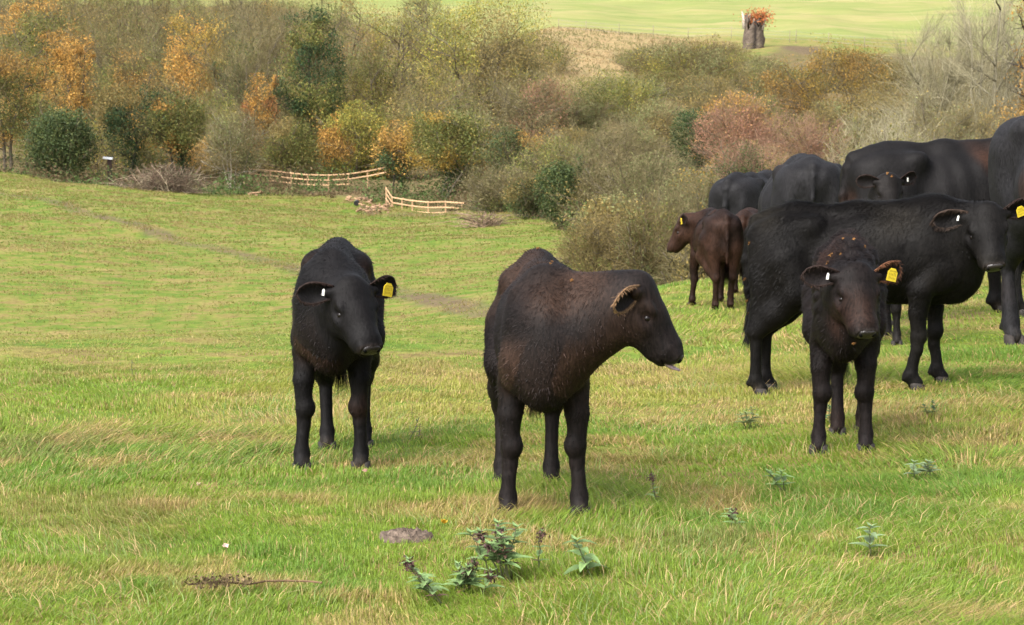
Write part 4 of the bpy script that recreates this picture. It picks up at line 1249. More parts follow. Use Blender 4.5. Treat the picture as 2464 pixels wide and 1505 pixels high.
# --- second rows of the left wood
tree('tree', 'tall ivy dark tree rising behind the sagging fence, tallest dark one of the wood', 755, 28, 165, 165, 'olive', 'brown', 9000, 1600, 1, .1, .15, 'tree', G1, .14, 'ivy', .55, 2200, fill=.75)
tree('tree', 'bright orange tree high in the wood, left of the tall dark ivy tree', 475, 45, 165, 196, 'orange', 'brown', 6000, 1500, 2, .3, .2, 'tree', G1, .15, 'yellow', .3)
tree('tree', 'orange tree with dark ivy near the top left corner', 95, -5, 220, 188, 'orange', 'brown', 5200, 1500, 2, .25, .2, 'tree', G1, .15, 'olive', .2, 1800)
tree('tree', 'smaller orange brown tree below the orange tree of the top left corner', 175, 98, 110, 178, 'orangebrown', 'brown', 3600, 1800, 2, .3, .2, 'tree', G1, .14, 'orange', .5)
tree('tree', 'pale brown leafless crown between the two orange trees', 310, 40, 220, 200, 'brown', 'grey', 2800, 6500, 3, .35, .15, 'tree', G1, .13, 'olive', .3)
tree('tree', 'olive tree with fan of bare branches in the middle of the left wood', 320, 125, 190, 176, 'olive', 'brown', 3600, 3600, 2, .35, .1, 'tree', G1, .13, 'orangebrown', .3, 900)
tree('tree', 'grey bare twigged tree right of the high orange tree', 620, 20, 190, 196, 'grey', 'grey', 1800, 6500, 3, .35, .12, 'tree', G1, .12, 'palegreen', .35)
tree('tree', 'grey green twiggy tree above the rust red tree', 590, 110, 150, 178, 'grey', 'grey', 2200, 4800, 3, .35, .12, 'tree', G1, .12, 'green', .3)
tree('tree', 'yellow green tree with upright bare limbs right of the tall ivy dark tree', 915, 5, 210, 182, 'yellowolive', 'brown', 4600, 4600, 2, .3, .15, 'tree', G1, .12, 'palegreen', .4)
tree('tree', 'olive shrubby tree between the tall ivy tree and the great round crown', 880, 120, 190, 170, 'yellowolive', 'brown', 5200, 2600, 3, .4, .08, 'tree', G1, .12, 'olive', .4)
tree('tree', 'great round brown and olive crown standing against the far field', 1165, -12, 340, 168, 'brown', 'grey', 12500, 7500, 3, .35, .06, 'tree', G1, .13, 'yellowolive', .45, fill=.8, gap=.6)
tree('tree', 'grey brown bare crown below the great round crown', 1060, 165, 220, 157, 'brown', 'grey', 3200, 6000, 3, .4, .06, 'tree', G1, .11, 'olive', .3)
tree('tree', 'grey pink twiggy tree at the right foot of the great round crown', 1290, 172, 210, 146, 'grey', 'grey', 3200, 6200, 3, .4, .06, 'tree', G1, .11, 'pink', .3)
tree('bush', 'orange and dark green bush under the grey pink twiggy tree', 1235, 300, 150, 130, 'orangebrown', 'brown', 3600, 2200, 4, .5, .03, 'bush', G1, .11, 'green', .4)
tree('tree', 'orange brown tree at the far left, halfway up the wood', 60, 215, 150, 166, 'orangebrown', 'brown', 3600, 2600, 2, .3, .15, 'tree', G1, .13, 'olive', .4)
# --- thicket on the right
tree('bush', 'broad olive twiggy bush under the far fence line, left of the hollow stump', 1640, 92, 270, 182, 'palegreen', 'brown', 4200, 7500, 5, .5, .03, 'bush', G2, .12, 'yellowolive', .3)
tree('bush', 'olive green bush below the straw coloured slope', 1500, 180, 200, 158, 'yellowolive', 'green', 4600, 4200, 4, .5, .03, 'bush', G2, .11, 'olive', .4)
tree('bush', 'olive bush between the straw slope and the grey pink tree', 1400, 225, 150, 148, 'olive', 'brown', 3600, 3200, 4, .5, .03, 'bush', G2, .11, 'palegreen', .4)
tree('bush', 'rusty orange bush left of the broad-backed cow', 1760, 232, 190, 118, 'orangebrown', 'pink', 5600, 5600, 4, .4, .03, 'bush', G2, .09, 'pink', .5)
tree('bush', 'pinkish bare twigged bush directly above the broad-backed cow', 1915, 285, 210, 106, 'pink', 'pink', 3600, 6800, 5, .45, .03, 'bush', G2, .075, 'brown', .3)
tree('tree', 'yellow and orange leaved tree right of the bare earth patch', 2030, 98, 230, 146, 'yellow', 'brown', 6500, 3600, 4, .4, .05, 'tree', G2, .10, 'orangebrown', .4)
tree('bush', 'orange olive bush below the hollow stump', 1880, 170, 200, 150, 'orangebrown', 'brown', 4600, 4200, 4, .45, .04, 'bush', G2, .11, 'palegreen', .4)
tree('tree', 'tall bare grey green tree, the left of the leafless pair at the right', 2235, 45, 240, 108, 'palegreen', 'pale', 100, 12000, 10, .32, .10, 'tree', G2, .06, None, 0, 0, (.17, .155, .10), tw_len=1.1, fill=.15, rad=1.7)
tree('tree', 'tallest bare tree reaching the top edge at the right', 2370, -60, 230, 104, 'grey', 'pale', 0, 12000, 10, .28, .10, 'tree', G2, .06, None, 0, 0, (.17, .155, .105), tw_len=1.1, fill=.15, rad=1.7)
tree('tree', 'black trunked tree with copper leaves at the right edge', 2505, -40, 110, 88, 'orangebrown', 'dark', 2600, 900, 1, .1, .1, 'tree', G2, .09, 'orange', .5, 0, (.03, .025, .022))
tree('bush', 'grey green bush in the hollow above the holly', 1500, 290, 250, 116, 'palegreen', 'grey', 3600, 6800, 5, .55, .03, 'bush', G2, .09, 'grey', .5)
tree('bush', 'dark ivy green clump left of the rusty orange bush', 1660, 268, 110, 121, 'green', 'green', 3200, 1200, 2, .4, .05, 'bush', G2, .10, 'ivy', .5)
tree('bush', 'grey arching bramble bush beside the black cow farthest back', 1560, 372, 230, 84, 'palegreen', 'grey', 3600, 7500, 6, .6, .03, 'bush', G2, .07, 'grey', .5, arch=.6)
tree('bush', 'grey olive bush touched with yellow above the brown calf', 1665, 415, 190, 66, 'palegreen', 'grey', 3800, 6200, 6, .55, .03, 'bush', G2, .055, 'yellow', .25, arch=.3)
tree('bush', 'purple brown bramble bush just behind the middle calf\'s neck', 1425, 535, 190, 50, 'brown', 'brown', 2600, 6500, 7, .6, .02, 'bush', G2, .045, 'olive', .35, arch=.4)
tree('bush', 'dull green bramble bush between the middle calf\'s head and the brown calf', 1575, 500, 190, 47, 'olive', 'brown', 3200, 6500, 7, .6, .02, 'bush', G2, .045, 'palegreen', .4, arch=.4)
tree('bush', 'green brown bramble right behind the brown calf\'s legs', 1690, 560, 180, 44, 'olive', 'grey', 2600, 5200, 7, .6, .02, 'bush', G2, .045, 'brown', .4, arch=.4)
tree('bush', 'yellow green scrub with arching pale twigs left of the side-on cow', 2110, 285, 260, 72, 'palegreen', 'pale', 2600, 8500, 6, .55, .03, 'bush', G2, .06, 'yellowolive', .3, arch=.3)
tree('bush', 'brown olive scrub with arching twigs above the side-on cow', 2320, 225, 260, 76, 'brown', 'grey', 2600, 8500, 6, .55, .03, 'bush', G2, .06, 'palegreen', .5, arch=.3)
tree('bush', 'green brown scrub in front of the copper leaved tree', 2470, 235, 180, 78, 'orangebrown', 'brown', 3200, 5200, 5, .5, .03, 'bush', G2, .07, 'green', .4)
tree('bush', 'low brown scrub left of the pink twiggy bush', 1790, 340, 170, 92, 'brown', 'pink', 2800, 4200, 6, .5, .03, 'bush', G2, .07, 'green', .4)
# --- fillers deeper in the wood so that no bare ground shows
r_ = random.Random(5)
STY = ['orangebrown', 'olive', 'brown', 'yellowolive', 'grey']
WORDS = {'brown': 'brown', 'grey': 'grey twiggy', 'olive': 'olive', 'yellowolive': 'yellowish', 'orangebrown': 'orange brown'}
fills = [(1570, 118, 192), (1700, 106, 204), (1800, 135, 192), (1860, 165, 178), (1700, 190, 166), (1600, 170, 176), (1760, 150, 182), (2060, 128, 190), (2150, 150, 180), (60, -30, 226), (150, -20, 230), (260, -25, 236), (-40, -90, 240), (60, -90, 250), (140, -100, 244), (210, -90, 255), (290, -85, 250), (370, -80, 248), (450, -75, 252), (530, -70, 246), (610, -50, 250), (690, -40, 246), (340, 90, 205), (450, -12, 240), (600, -15, 235), (680, 60, 200), (780, -30, 225), (560, 100, 192), (120, 120, 196), (1200, 120, 170), (1550, 120, 196), (1720, 108, 200), (1950, 170, 176), (2100, 130, 170), (1420, 180, 160), (-60, 250, 170), (230, 150, 186), (400, 190, 168), (520, 215, 164), (700, 170, 184), (800, 215, 170), (1000, 90, 190), (960, 230, 160), (1130, 260, 150), (-70, 60, 200), (30, 30, 214), (210, 20, 220), (400, 15, 226), (540, 12, 222), (720, 20, 230), (850, -20, 214), (1030, -25, 210), (1290, 95, 186), (1400, 300, 128), (1330, 330, 124), (1130, 360, 142), (1580, 240, 134), (1720, 190, 152), (1800, 235, 134), (1460, 400, 100), (1480, 470, 78), (2130, 200, 122), (2290, 160, 120), (2430, 150, 112), (1990, 240, 118), (2560, 100, 105), (2600, 250, 80), (-120, 350, 158), (240, 300, 160), (380, 330, 164), (500, 330, 160), (760, 340, 163), (640, 340, 163), (920, 380, 160)]
for i, (u, vt, Y) in enumerate(fills):
    st = STY[i % 5] if u < 1300 else ['palegreen', 'brown', 'olive', 'grey'][i % 4]
    near_ = 'behind the front row of the left wood' if u < 1300 else 'deep in the thicket on the right'
    tree('tree' if u < 1300 else 'bush', 'one of the %s %s %s' % ('brown and grey', 'trees' if u < 1300 else 'bushes', near_), u, vt, r_.uniform(150, 220), Y, st, r_.choice(['brown', 'grey']), 3300, 3600, 3, .4, .05,
         'tree' if u < 1300 else 'bush', 'background trees ' + near_ if u < 1300 else 'background bushes ' + near_, .12 if u < 1300 else .09, r_.choice(['olive', 'brown', 'palegreen']), .4)

# --- undergrowth along the foot of the wood
def undergrowth():
    n = 70000
    u = rng.uniform(-350, 2800, n)
    Ye = np.interp(u, WOOD_U, WOOD_Y)
    Y = Ye + rng.gamma(1.2, 6.0, n) - .8
    x = (u - CU) / F * Y / cP
    wd, st, fr_ = zones(x, Y)
    q = fbm(x * .5, Y * .5, 301, 3)
    keep = (q > .42) & (st < .3)
    x, Y, q = x[keep], Y[keep], q[keep]; n = len(x)
    z = G(x, Y) + rng.random(n) ** 1.6 * (.25 + 1.1 * smooth(q, .45, .65))
    green = smooth(fbm(x * .2, Y * .2, 311, 2) + rng.normal(0, .08, n), .45, .6)
    c = mixc(np.tile(np.array([.12, .085, .045]), (n, 1)), (.065, .105, .028), green) * rng.uniform(.5, 1.4, (n, 1))
    u1 = rng.normal(0, 1, (n, 3)); u1 /= np.linalg.norm(u1, axis=1)[:, None]
    w1 = np.cross(u1, rng.normal(0, 1, (n, 3))); w1 /= np.linalg.norm(w1, axis=1)[:, None]
    s_ = .07 * rng.uniform(.6, 1.8, (n, 1)) * np.clip(Y / 120, .5, 1.1)[:, None]
    p = np.stack([x, Y, z], -1)
    V = np.stack([p - u1 * s_, p + w1 * s_ * .4, p + u1 * s_, p - w1 * s_ * .4], 1).reshape(-1, 3)
    tag(mesh_obj('undergrowth', V, np.arange(n * 4).reshape(-1, 4), M_LEAF, None, np.repeat(c, 4, 0)), 'tangled nettles and brambles along the foot of the wood', 'undergrowth', None, 'stuff')
undergrowth()
# ------------------------------------------------------------------ fences
NEWWOOD = (0.42, 0.27, 0.15)
def rail_fence(label, tops, Y, gap_px, posts, clip3=None):
    P = [at(u, v, Yk) for (u, v), Yk in zip(tops, Y)]
    root = thing('rail_fence', tuple(P[0] - [0, 0, 1.1]), label, 'fence')
    o0 = np.array(root.location)
    P = np.array(P)
    for k in range(3):
        Q = P - [0, 0, k * gap_px / F * np.mean(Y)] - o0
        if clip3 and k == 2: Q = Q[clip3[0]:clip3[1]]
        mb = MB()
        for a, b in zip(Q[:-1], Q[1:]):
            d = b - a; L = np.linalg.norm(d); d = d / L
            side = np.cross(d, [0, 0, 1]); side /= np.linalg.norm(side); up = np.cross(side, d)
            mb.box((a + b) / 2, (L + .03, .035, .072), np.stack([d, side, up], 1), np.array(NEWWOOD) * random.uniform(.85, 1.15))
        mb.build('rail', M_WOOD, root)
    for u in posts:
        t = np.interp(u, [p[0] for p in tops], np.arange(len(tops)))
        i = min(int(t), len(tops) - 2); p = P[i] + (P[i + 1] - P[i]) * (t - i)
        zg = Gs(p[0], p[1]) - .3
        mb = MB()
        mb.box((p[0] - o0[0], p[1] + .055 - o0[1], (p[2] + .05 + zg) / 2 - o0[2]), (.085, .07, p[2] + .05 - zg), None, np.array(NEWWOOD) * .75)
        mb.build('post', M_WOOD, root)
rail_fence('sagging three rail wooden fence at the foot of the wood, the upper left one',
           [(598, 407), (650, 411), (700, 417), (740, 421), (790, 422), (840, 419), (885, 412), (928, 403)], [149, 148, 147.3, 147, 146.5, 146.3, 146.2, 146], 12.0,
           [600, 650, 700, 740, 790, 838, 884], (1, 6))
rail_fence('new three rail wooden fence with a bent left end, below the many stemmed tree',
           [(928, 452), (943, 475), (990, 483), (1030, 487), (1070, 486), (1116, 489)], [133, 131, 129.8, 129, 128.6, 128.2], 13.0,
           [929, 943, 967, 992, 1030, 1072, 1112])
def wire_fence():
    pts = [(1345, 68), (1410, 74), (1490, 82), (1572, 86), (1655, 90), (1760, 90), (1900, 100), (1915, 100), (1993, 103), (2080, 112), (2180, 122)]
    root = None; Ps = []
    for u, v in pts:
        x, Y = on_ground(u, v + 3, 180)
        z = Gs(x, Y)
        if root is None: root = thing('wire_fence', (x, Y, z), 'thin post and wire fence along the bottom of the far field', 'fence')
        o0 = np.array(root.location)
        mb = MB(); hh = 1.15 * random.uniform(.9, 1.1)
        mb.tube([(x - o0[0], Y - o0[1], z - .2 - o0[2]), (x - o0[0] + random.uniform(-.05, .05), Y - o0[1], z + hh - o0[2])], .032, 6, (.20, .17, .12))
        mb.build('post', M_BARK, root, True)
        Ps.append((x - o0[0], Y - o0[1], z + hh * .85 - o0[2]))
    for dz in (0, -.35, -.7):
        mb = MB(); mb.tube(np.array(Ps) + [0, 0, dz], .010, 4, (.2, .2, .2)); mb.build('wire', M_BARK, root)
wire_fence()
# ------------------------------------------------------------------ hollow willow stump
def stump():
    x, Y = on_ground(1812, 117, 150); z = Gs(x, Y)
    s = Y / F
    root = thing('hollow_stump', (x, Y, z), 'hollow grey willow stump with a tuft of copper leaves on top', 'stump')
    r = np.random.default_rng(4)
    mb = MB(); nR, nA = 14, 22
    V = []
    Ht = 68 * s
    for i in range(nR):
        t = i / (nR - 1)
        for j in range(nA):
            a = j * 2 * PI / nA
            rad = (20 + 6 * (1 - t) ** 2 + 3 * t) * s * (1 + .10 * math.sin(3 * a + 1) + .06 * math.sin(7 * a + 3 * t) + .05 * r.normal())
            V.append((rad * math.cos(a), rad * math.sin(a) * .9, t * Ht * (1 + (.16 * math.sin(2 * a + 2.2) + .12 * r.normal()) * (t > .9)) - .15 * (1 - t)))
    n0 = len(V)
    for i in range(6):
        t = 1 - i * .13
        for j in range(nA):
            q = np.array(V[(nR - 1) * nA + j]); V.append((q[0] * .72, q[1] * .72, min(q[2], Ht) * t))
    f = [(i * nA + j, i * nA + (j + 1) % nA, (i + 1) * nA + (j + 1) % nA, (i + 1) * nA + j) for i in range(nR - 1 + 6) for j in range(nA)]
    C = np.array([(.095, .075, .058) if k < n0 else (.03, .025, .02) for k in range(len(V))]) * r.uniform(.6, 1.3, (len(V), 1))
    # cleft in the front, pushed in and coloured darker
    Va = np.array(V)
    ang = np.arctan2(Va[:, 1], Va[:, 0])
    cl = (np.abs(ang + PI / 2 - .15) < .16 + .14 * np.sin(Va[:, 2] * 5)) & (np.arange(len(Va)) < n0)
    C[cl] = (.025, .02, .018); Va[cl, 1] *= .75
    mb.add(Va, f, (), C); mb.build('trunk', M_BARK, root, True)
    for (du, h0, h1, lean) in ((-22, 60, 88, -.1), (-14, 62, 82, .1), (20, 55, 72, .2), (2, 60, 74, 0)):
        mb = MB(); mb.tube([(du * s, -.1, h0 * s * .8), (du * s + lean * s * 20, -.1, (h0 + h1) / 2 * s), (du * s + lean * s * 60, 0, h1 * s)], [5 * s, 4 * s, 1 * s], 6, (.34, .30, .25)); mb.build('snag', M_BARK, root, True)
    n = 900
    c0 = np.array([12, 0, 74]) * s
    p = c0 + r.normal(0, 1, (n, 3)) * np.array([16, 12, 10]) * s
    u1 = r.normal(0, 1, (n, 3)); u1 /= np.linalg.norm(u1, axis=1)[:, None]; w1 = np.cross(u1, r.normal(0, 1, (n, 3))); w1 /= np.linalg.norm(w1, axis=1)[:, None]
    V = np.stack([p - u1 * .10, p + w1 * .06, p + u1 * .10, p - w1 * .06], 1).reshape(-1, 3)
    mesh_obj('regrowth', V, np.arange(4 * n).reshape(-1, 4), M_LEAF, root, np.repeat(np.array([.42, .15, .055]) * r.uniform(.5, 1.3, (n, 1)), 4, 0))
    mb = MB()
    for k in range(26):
        e = c0 + r.normal(0, 1, 3) * np.array([16, 10, 9]) * s
        b = np.array([r.uniform(-12, 18) * s, 0, 60 * s])
        mb.tube([b, (b + e) / 2 + r.normal(0, .15, 3), e], [.03, .02, .01], 4, (.22, .15, .10))
    mb.build('shoots', M_BARK, root)
stump()
# ------------------------------------------------------------------ brush pile, logs, trough, earth
def brush(label, u, v, wpx, hpx, n, seed, cols):
    x, Y = on_ground(u, v, 60); z = Gs(x, Y); s = Y / F
    r = np.random.default_rng(seed)
    root = thing('brush_pile', (x, Y, z), label, 'brush pile')
    mb = MB()
    for k in range(n):
        a = np.array([r.normal(0, .23) * wpx * s, r.normal(0, .5), r.random() ** 1.5 * hpx * s * .5])
        env = max(.25, 1 - (a[0] / (wpx * s * .55)) ** 2)
        d = r.normal(0, 1, 3) * [1, .7, .55] + [0, 0, .5]; d /= np.linalg.norm(d)
        L = r.uniform(.5, 1.9)
        m = a + d * L * .5 + r.normal(0, .1, 3); e = m + (d + r.normal(0, .3, 3)) * L * .5
        e[2] = min(max(e[2], .02), hpx * s * env); m[2] = min(max(m[2], .02), hpx * s * env)
        c = np.array(cols[r.integers(len(cols))]) * r.uniform(.6, 1.3)
        w = r.uniform(.008, .022) * (2 if k % 14 == 0 else 1)
        mb.tube([a, m, e], [w, w * .8, w * .4], 3, c)
    mb.build('branches', M_BARK, root)
    return root
brush('heap of cut grey brown brushwood lying in front of the left wood', 400, 462, 210, 70, 800, 5, [(.14, .11, .075), (.09, .065, .045), (.22, .18, .12), (.11, .07, .05)])
brush('small scatter of dead brown twigs at the pasture end of the bramble', 1165, 545, 90, 30, 160, 6, [(.20, .14, .09), (.14, .10, .07)])
def logs(label, u, v, wpx, n, seed, y0=60):
    x, Y = on_ground(u, v, y0); s = Y / F
    r = np.random.default_rng(seed)
    root = thing('log_pile', (x, Y, Gs(x, Y)), label, 'log pile')
    for k in range(n):
        a = np.array([r.uniform(-.5, .5) * wpx * s, r.normal(0, 1.0), 0]); a[2] = Gs(x + a[0], Y + a[1]) - root.location[2] + r.uniform(.03, .28)
        d = np.array([r.normal(), r.normal() * .5, r.normal() * .12]); d /= np.linalg.norm(d)
        L = r.uniform(.10, .38); w = r.uniform(.025, .06)
        mb = MB(); mb.tube([a - d * L * .5, a, a + d * L * .5], w, 7, np.array([.27, .17, .10]) * r.uniform(.5, 1.25)); mb.build('log', M_WOOD, root, True)
    return root
logs('pile of pale cut logs on the bare bank left of the bent fence', 865, 487, 62, 44, 7)
logs('pale split logs scattered on the brown bank beside the bent end of the fence', 905, 505, 85, 40, 8)
logs('little heap of pale logs below the left end of the sagging fence', 612, 472, 34, 16, 9)
def pipe_drum():
    x, Y = on_ground(858, 496, 60)
    root = thing('black_drum', (x, Y, Gs(x, Y)), 'small black hollow drum lying on the bank beside the pile of pale logs', 'drum')
    mb = MB(); th = np.arange(16) * PI / 8
    V = []
    for yy, rr in ((-.15, .13), (-.15, .17), (.2, .17), (.2, .03)):
        for t_ in th: V.append((rr * math.cos(t_) * .9, yy, .15 + rr * math.sin(t_)))
    f = [(i * 16 + j, i * 16 + (j + 1) % 16, (i + 1) * 16 + (j + 1) % 16, (i + 1) * 16 + j) for i in range(3) for j in range(16)]
    mb.add(V, f, (), (.015, .015, .017)); mb.build('shell', M_PLASTIC, root, True)
    V = [(.12 * math.cos(t_), -.1, .15 + .12 * math.sin(t_)) for t_ in th]
    mb = MB(); mb.add(V + [(0, -.1, .15)], (), [(j, (j + 1) % 16, 16) for j in range(16)], (.01, .008, .008)); mb.build('bottom', M_PLASTIC, root)
pipe_drum()
def trough():
    x, Y = 0, 0
    p = at(262, 400, 149.0); x, Y = p[0], 149.0; z = Gs(x, Y); s = Y / F
    root = thing('game_feeder', (x, Y, z), 'small white topped feeder on a dark post right of the round evergreen', 'feeder')
    mb = MB(); hz = zy(383) * Y - z
    mb.box((.05, 0, hz / 2), (.28, .25, hz), None, (.05, .035, .03)); mb.build('post', M_BARK, root)
    mb = MB(); mb.box((-.05, 0, hz + .05), (.62, .5, .10), np.array(rotm(0.1, .10)), (.75, .77, .80)); mb.build('lid', M_PLASTIC, root)
trough()
# ------------------------------------------------------------------ dung pat, leaves, dead stalk
def pat(label, u, v, wpx, dpx, seed, col):
    x, Y = on_ground(u, v); z = Gs(x, Y)
    rx = wpx / 2 / F * Y; ry = rx * .85
    r = np.random.default_rng(seed)
    nR, nA = 9, 40
    V = [(0, 0, .022)]
    for i in range(1, nR):
        t = i / (nR - 1)
        for j in range(nA):
            a = j * 2 * PI / nA
            w_ = 1 + .06 * math.sin(3 * a + 1) + .04 * math.sin(5 * a)
            zz = .022 * (1 - t ** 3) + .008 * math.sin(t * 16) * (t < .95) - .02 * (t > .98) + r.normal(0, .003)
            V.append((rx * t * w_ * math.cos(a), ry * t * w_ * math.sin(a), zz - .09 * ry * t * math.sin(a)))
    f4 = [(1 + i * nA + j, 1 + (i + 1) * nA + j, 1 + (i + 1) * nA + (j + 1) % nA, 1 + i * nA + (j + 1) % nA) for i in range(nR - 2) for j in range(nA)]
    f3 = [(0, 1 + j, 1 + (j + 1) % nA) for j in range(nA)]
    mb = MB(); mb.add(V, f4, f3, np.array(col) * r.uniform(.7, 1.3, (len(V), 1)))
    o = mb.build('cow_pat', M_DUNG, None, True); o.location = (x, Y, z + .012)
    tag(o, label, 'cow pat')
pat('round dried grey cow pat in the grass below the middle calf', 975, 1300, 140, 40, 1, (.105, .080, .062))
def leaf_thing(label, u, v, size, col, seed):
    x, Y = on_ground(u, v); z = Gs(x, Y)
    r = np.random.default_rng(seed); mb = MB()
    n = 12; out = []
    for k in range(n):
        a = k * 2 * PI / n
        rr = size * (.55 + .25 * math.cos(a) + .12 * (k % 2))
        out.append((rr * math.cos(a), rr * math.sin(a) * .7, .015 + .4 * size * math.sin(a * 2 + seed) ** 2))
    mb.add([(0, 0, .008)] + out, (), [(0, 1 + k, 1 + (k + 1) % n) for k in range(n)], np.array(col))
    V = np.array([(0, 0, .008)] + out); 
    mb.add(V - [0, 0, .0015], (), [(0, 1 + (k + 1) % n, 1 + k) for k in range(n)], np.array(col) * .8)
    o = mb.build('fallen_leaf', M_WEED, None); o.location = (x, Y, z + .035); o.rotation_euler = (r.uniform(-.4, .7), r.uniform(-.4, .4), r.uniform(0, 6))
    tag(o, label, 'leaf')
leaf_thing('yellow fallen leaf right beside the dried cow pat', 1068, 1287, .028, (.62, .36, .03), 2)
leaf_thing('pale curled leaf on the green grass at the lower left, above the other pale leaf', 476, 1193, .020, (.62, .50, .34), 3)
leaf_thing('pale pinkish curled leaf in the grass at the lower left, the lower of two', 545, 1345, .020, (.62, .46, .40), 4)
leaf_thing('pinkish pale leaf in the brown tuft between the left and the middle calf', 882, 1160, .020, (.55, .33, .26), 5)
leaf_thing('pale tan leaf under the muzzle of the middle calf', 1622, 862, .030, (.52, .34, .22), 6)
def stick():
    root = None
    pts = [(600, 1440), (640, 1432), (690, 1431), (740, 1432), (775, 1437)]
    P = []
    for u, v in pts:
        x, Y = on_ground(u, v); P.append((x, Y, Gs(x, Y) + .045))
    root = thing('dead_stalk', P[0], 'dead brown dock stalk with seed clusters lying in the grass at the lower left', 'dead stalk')
    o0 = np.array(P[0]); mb = MB(); mb.tube(np.array(P) - o0, .0035, 5, (.11, .07, .04)); mb.build('stalk', M_BARK, root)
    r = np.random.default_rng(3); mb = MB()
    a = np.array([at(455, 1462, P[0][1] * .985)])[0] - o0; a[2] = .03
    for k in range(420):
        t = r.random(); c = a * (1 - t) + r.normal(0, .012, 3) * [1.2, 1.5, .7] + [0, 0, .012]; c[2] = max(c[2], -.01)
        if abs((t * 5) % 1 - .5) > .33: continue
        d = r.normal(0, .006, (3, 3)); mb.add(c + d, (), [(0, 1, 2)], np.array([.12, .085, .045]) * r.uniform(.5, 1.6))
    mb.tube([a, a * .5 + [0, 0, .01], a * 0], .003, 5, (.11, .07, .04))
    mb.build('seed_clusters', M_BARK, root)
stick()
# ------------------------------------------------------------------ weeds
def nettle_leaf(mb, p, d, L, col, r, droop=.5):
    """toothed pointed leaf, folded along its midrib"""
    d = np.array(d, float); d /= np.linalg.norm(d)
    side = np.cross(d, [0, 0, 1.0]); side /= np.linalg.norm(side) + 1e-6
    n = 8; mid = []; up = np.cross(side, d)
    q = np.array(p, float); dd = d.copy()
    for i in range(n + 1):
        mid.append(q.copy()); dd = dd + np.array([0, 0, -droop / n]); dd /= np.linalg.norm(dd); q = q + dd * L / n
    mid = np.array(mid)
    V, Cc = [], []
    for i in range(n + 1):
        t = i / n
        w = L * .30 * math.sin(min(1, t * 2.6 + .12) * PI / 2) * (1 - t) ** .75 * (1 + .14 * (i % 2))
        V += [mid[i] - side * w + up * w * .35, mid[i], mid[i] + side * w + up * w * .35]
        k = r.uniform(.85, 1.15)
        Cc += [np.array(col) * k * 1.05, np.array(col) * k * .8, np.array(col) * k * 1.05]
    f = []
    for i in range(n):
        f += [(3 * i, 3 * i + 1, 3 * i + 4, 3 * i + 3), (3 * i + 1, 3 * i + 2, 3 * i + 5, 3 * i + 4)]
    mb.add(V, f, (), np.array(Cc))
def weed(label, u, v, hpx, seed,  col=(.15, .235, .085), leafL=.055, stems=1, lean=(0, 0), dead_top=0.0, pairs=6, bare=.25, kind='nettle', cat='weed', stemcol=(.10, .11, .05), group=None, droop=.6):
    x, Y = on_ground(u, v); z = Gs(x, Y)
    r = np.random.default_rng(seed)
    root = thing(kind, (x, Y, z), label, cat, group)
    for s_ in range(stems):
        Hh = hpx / F * Y * r.uniform(.75, 1.0) if s_ else hpx / F * Y
        ln = np.array([lean[0] + (r.normal(0, .35) if s_ else 0), lean[1] + (r.normal(0, .3) if s_ else 0)])
        b = np.array([r.normal(0, .03) if s_ else 0, r.normal(0, .03) if s_ else 0, 0])
        P = np.array([b + np.array([ln[0] * t, ln[1] * t, t]) * Hh + r.normal(0, .003, 3) for t in np.linspace(0, 1, 6)])
        mb = MB(); mb.tube(P, np.linspace(.0032, .0016, 6), 5, np.array(stemcol)); mb.build('stem', M_WEED, root, True)
        mb = MB()
        for k in range(pairs):
            t = bare + (1 - bare) * (k + .5) / pairs
            i = min(int(t * 5), 4); p = P[i] + (P[i + 1] - P[i]) * (t * 5 - i)
            a0 = k * PI / 2 + r.normal(0, .3)
            for a in (a0, a0 + PI):
                L = 1.35 * leafL * (1.15 - .55 * t) * r.uniform(.8, 1.25)
                cc = np.array(col) * r.uniform(.75, 1.3)
                if r.random() < dead_top * t: cc = np.array([.11, .065, .045]) * r.uniform(.6, 1.4); L *= .6
                nettle_leaf(mb, p, (math.cos(a), math.sin(a), .45), L, cc, r, droop + r.normal(0, .15))
        for a in (0, 2.1, 4.2):
            nettle_leaf(mb, P[-1], (math.cos(a), math.sin(a), .7), leafL * .5, np.array(col) * 1.1, r, .2)
        mb.build('leaves', M_WEED, root)
        if dead_top and s_ % 2 == 0:
            mb = MB()
            for k in range(60):
                c = P[-1] + r.normal(0, .009, 3) + [0, 0, -.01]; mb.add(c + r.normal(0, .005, (3, 3)), (), [(0, 1, 2)], np.array([.07, .035, .03]) * r.uniform(.5, 1.5))
            mb.build('seed_head', M_WEED, root)
    return root
weed('leafy nettle clump with a dark seed head in the foreground centre', 1225, 1400, 132, 11, stems=8, leafL=.062, dead_top=.45, pairs=5, bare=.35, lean=(-.2, 0))
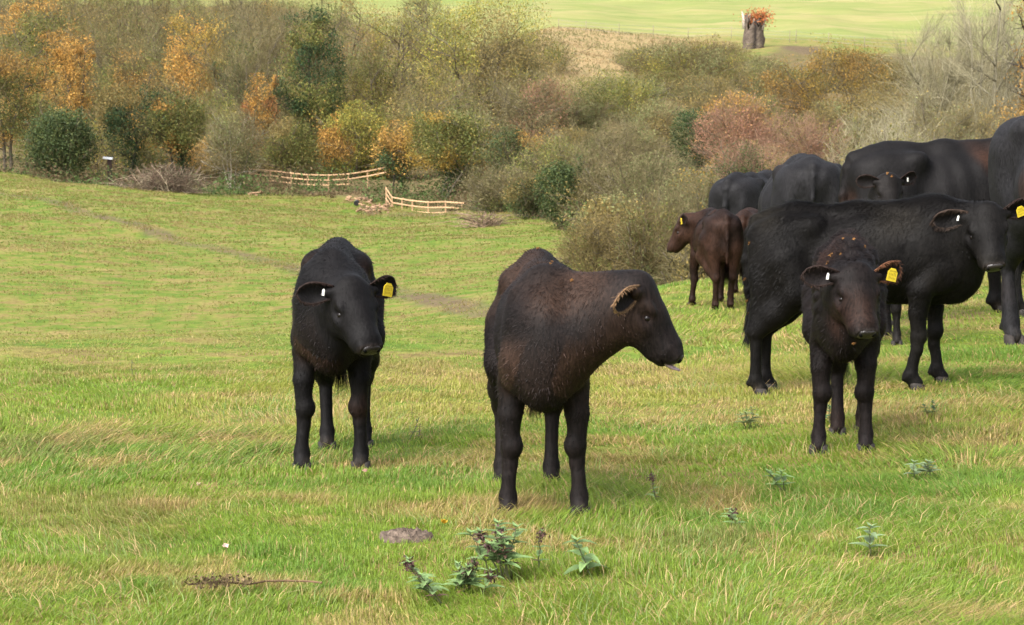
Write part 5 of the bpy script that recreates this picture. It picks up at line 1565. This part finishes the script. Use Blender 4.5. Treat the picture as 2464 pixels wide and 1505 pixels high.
weed('nettle stem with a withered top just right of the leafy clump', 1295, 1385, 108, 12, stems=1, leafL=.035, dead_top=.7, pairs=5, lean=(.05, 0))
weed('single upright nettle standing right of the leafy foreground clump', 1418, 1390, 96, 13, stems=1, leafL=.070, pairs=5, bare=.1, lean=(-.35, 0), droop=.9)
weed('ragged nettle leaning left with brown seed clusters in the lower foreground', 1060, 1455, 105, 14, stems=4, leafL=.045, dead_top=.6, pairs=5, lean=(-.75, 0))
weed('low nettle patch between the ragged nettle and the leafy clump', 1130, 1430, 80, 15, stems=7, leafL=.045, dead_top=.2, pairs=4, lean=(.1, 0))
weed('withered brown stalk standing in the grass right of the middle calf', 1580, 1225, 85, 16, stems=1, leafL=.035, dead_top=1.4, pairs=6, bare=.3, kind='dead_stalk', cat='dead stalk', lean=(-.15, 0))
weed('pale green weed in the grass between the dead stalk and the right calf', 1890, 1185, 50, 17, stems=2, leafL=.050, pairs=4, lean=(-.2, 0))
weed('low spiky weed in the grass left of the right calf\'s front hooves', 1808, 1030, 48, 18, stems=3, leafL=.050, pairs=3, kind='thistle', cat='weed', col=(.15, .19, .07))
weed('green weed growing between the right calf\'s legs', 2003, 1020, 50, 19, stems=3, leafL=.045, pairs=4, col=(.09, .16, .06))
weed('small dark weed in the grass under the side-on youngster', 2245, 1005, 40, 20, stems=2, leafL=.035, pairs=4, col=(.08, .14, .05))
weed('pale nettle standing alone in the rank grass at the lower right', 2092, 1340, 72, 21, stems=1, leafL=.055, pairs=5, col=(.18, .25, .12))
weed('small weed below and left of the withered brown stalk', 1762, 1265, 42, 22, stems=2, leafL=.040, pairs=3, dead_top=.5)
weed('thin dark weed standing in the grass between the left and middle calves', 985, 1065, 60, 23, stems=2, leafL=.025, pairs=3, col=(.10, .10, .05), lean=(.4, 0))
weed('tiny lone stalk on the brow of the near pasture at the left', 318, 910, 42, 24, stems=1, leafL=.02, pairs=2, col=(.13, .11, .06))
weed('grey green weed in the rank grass right of the right calf', 2230, 1155, 45, 25, stems=3, leafL=.05, pairs=3, col=(.17, .23, .12))
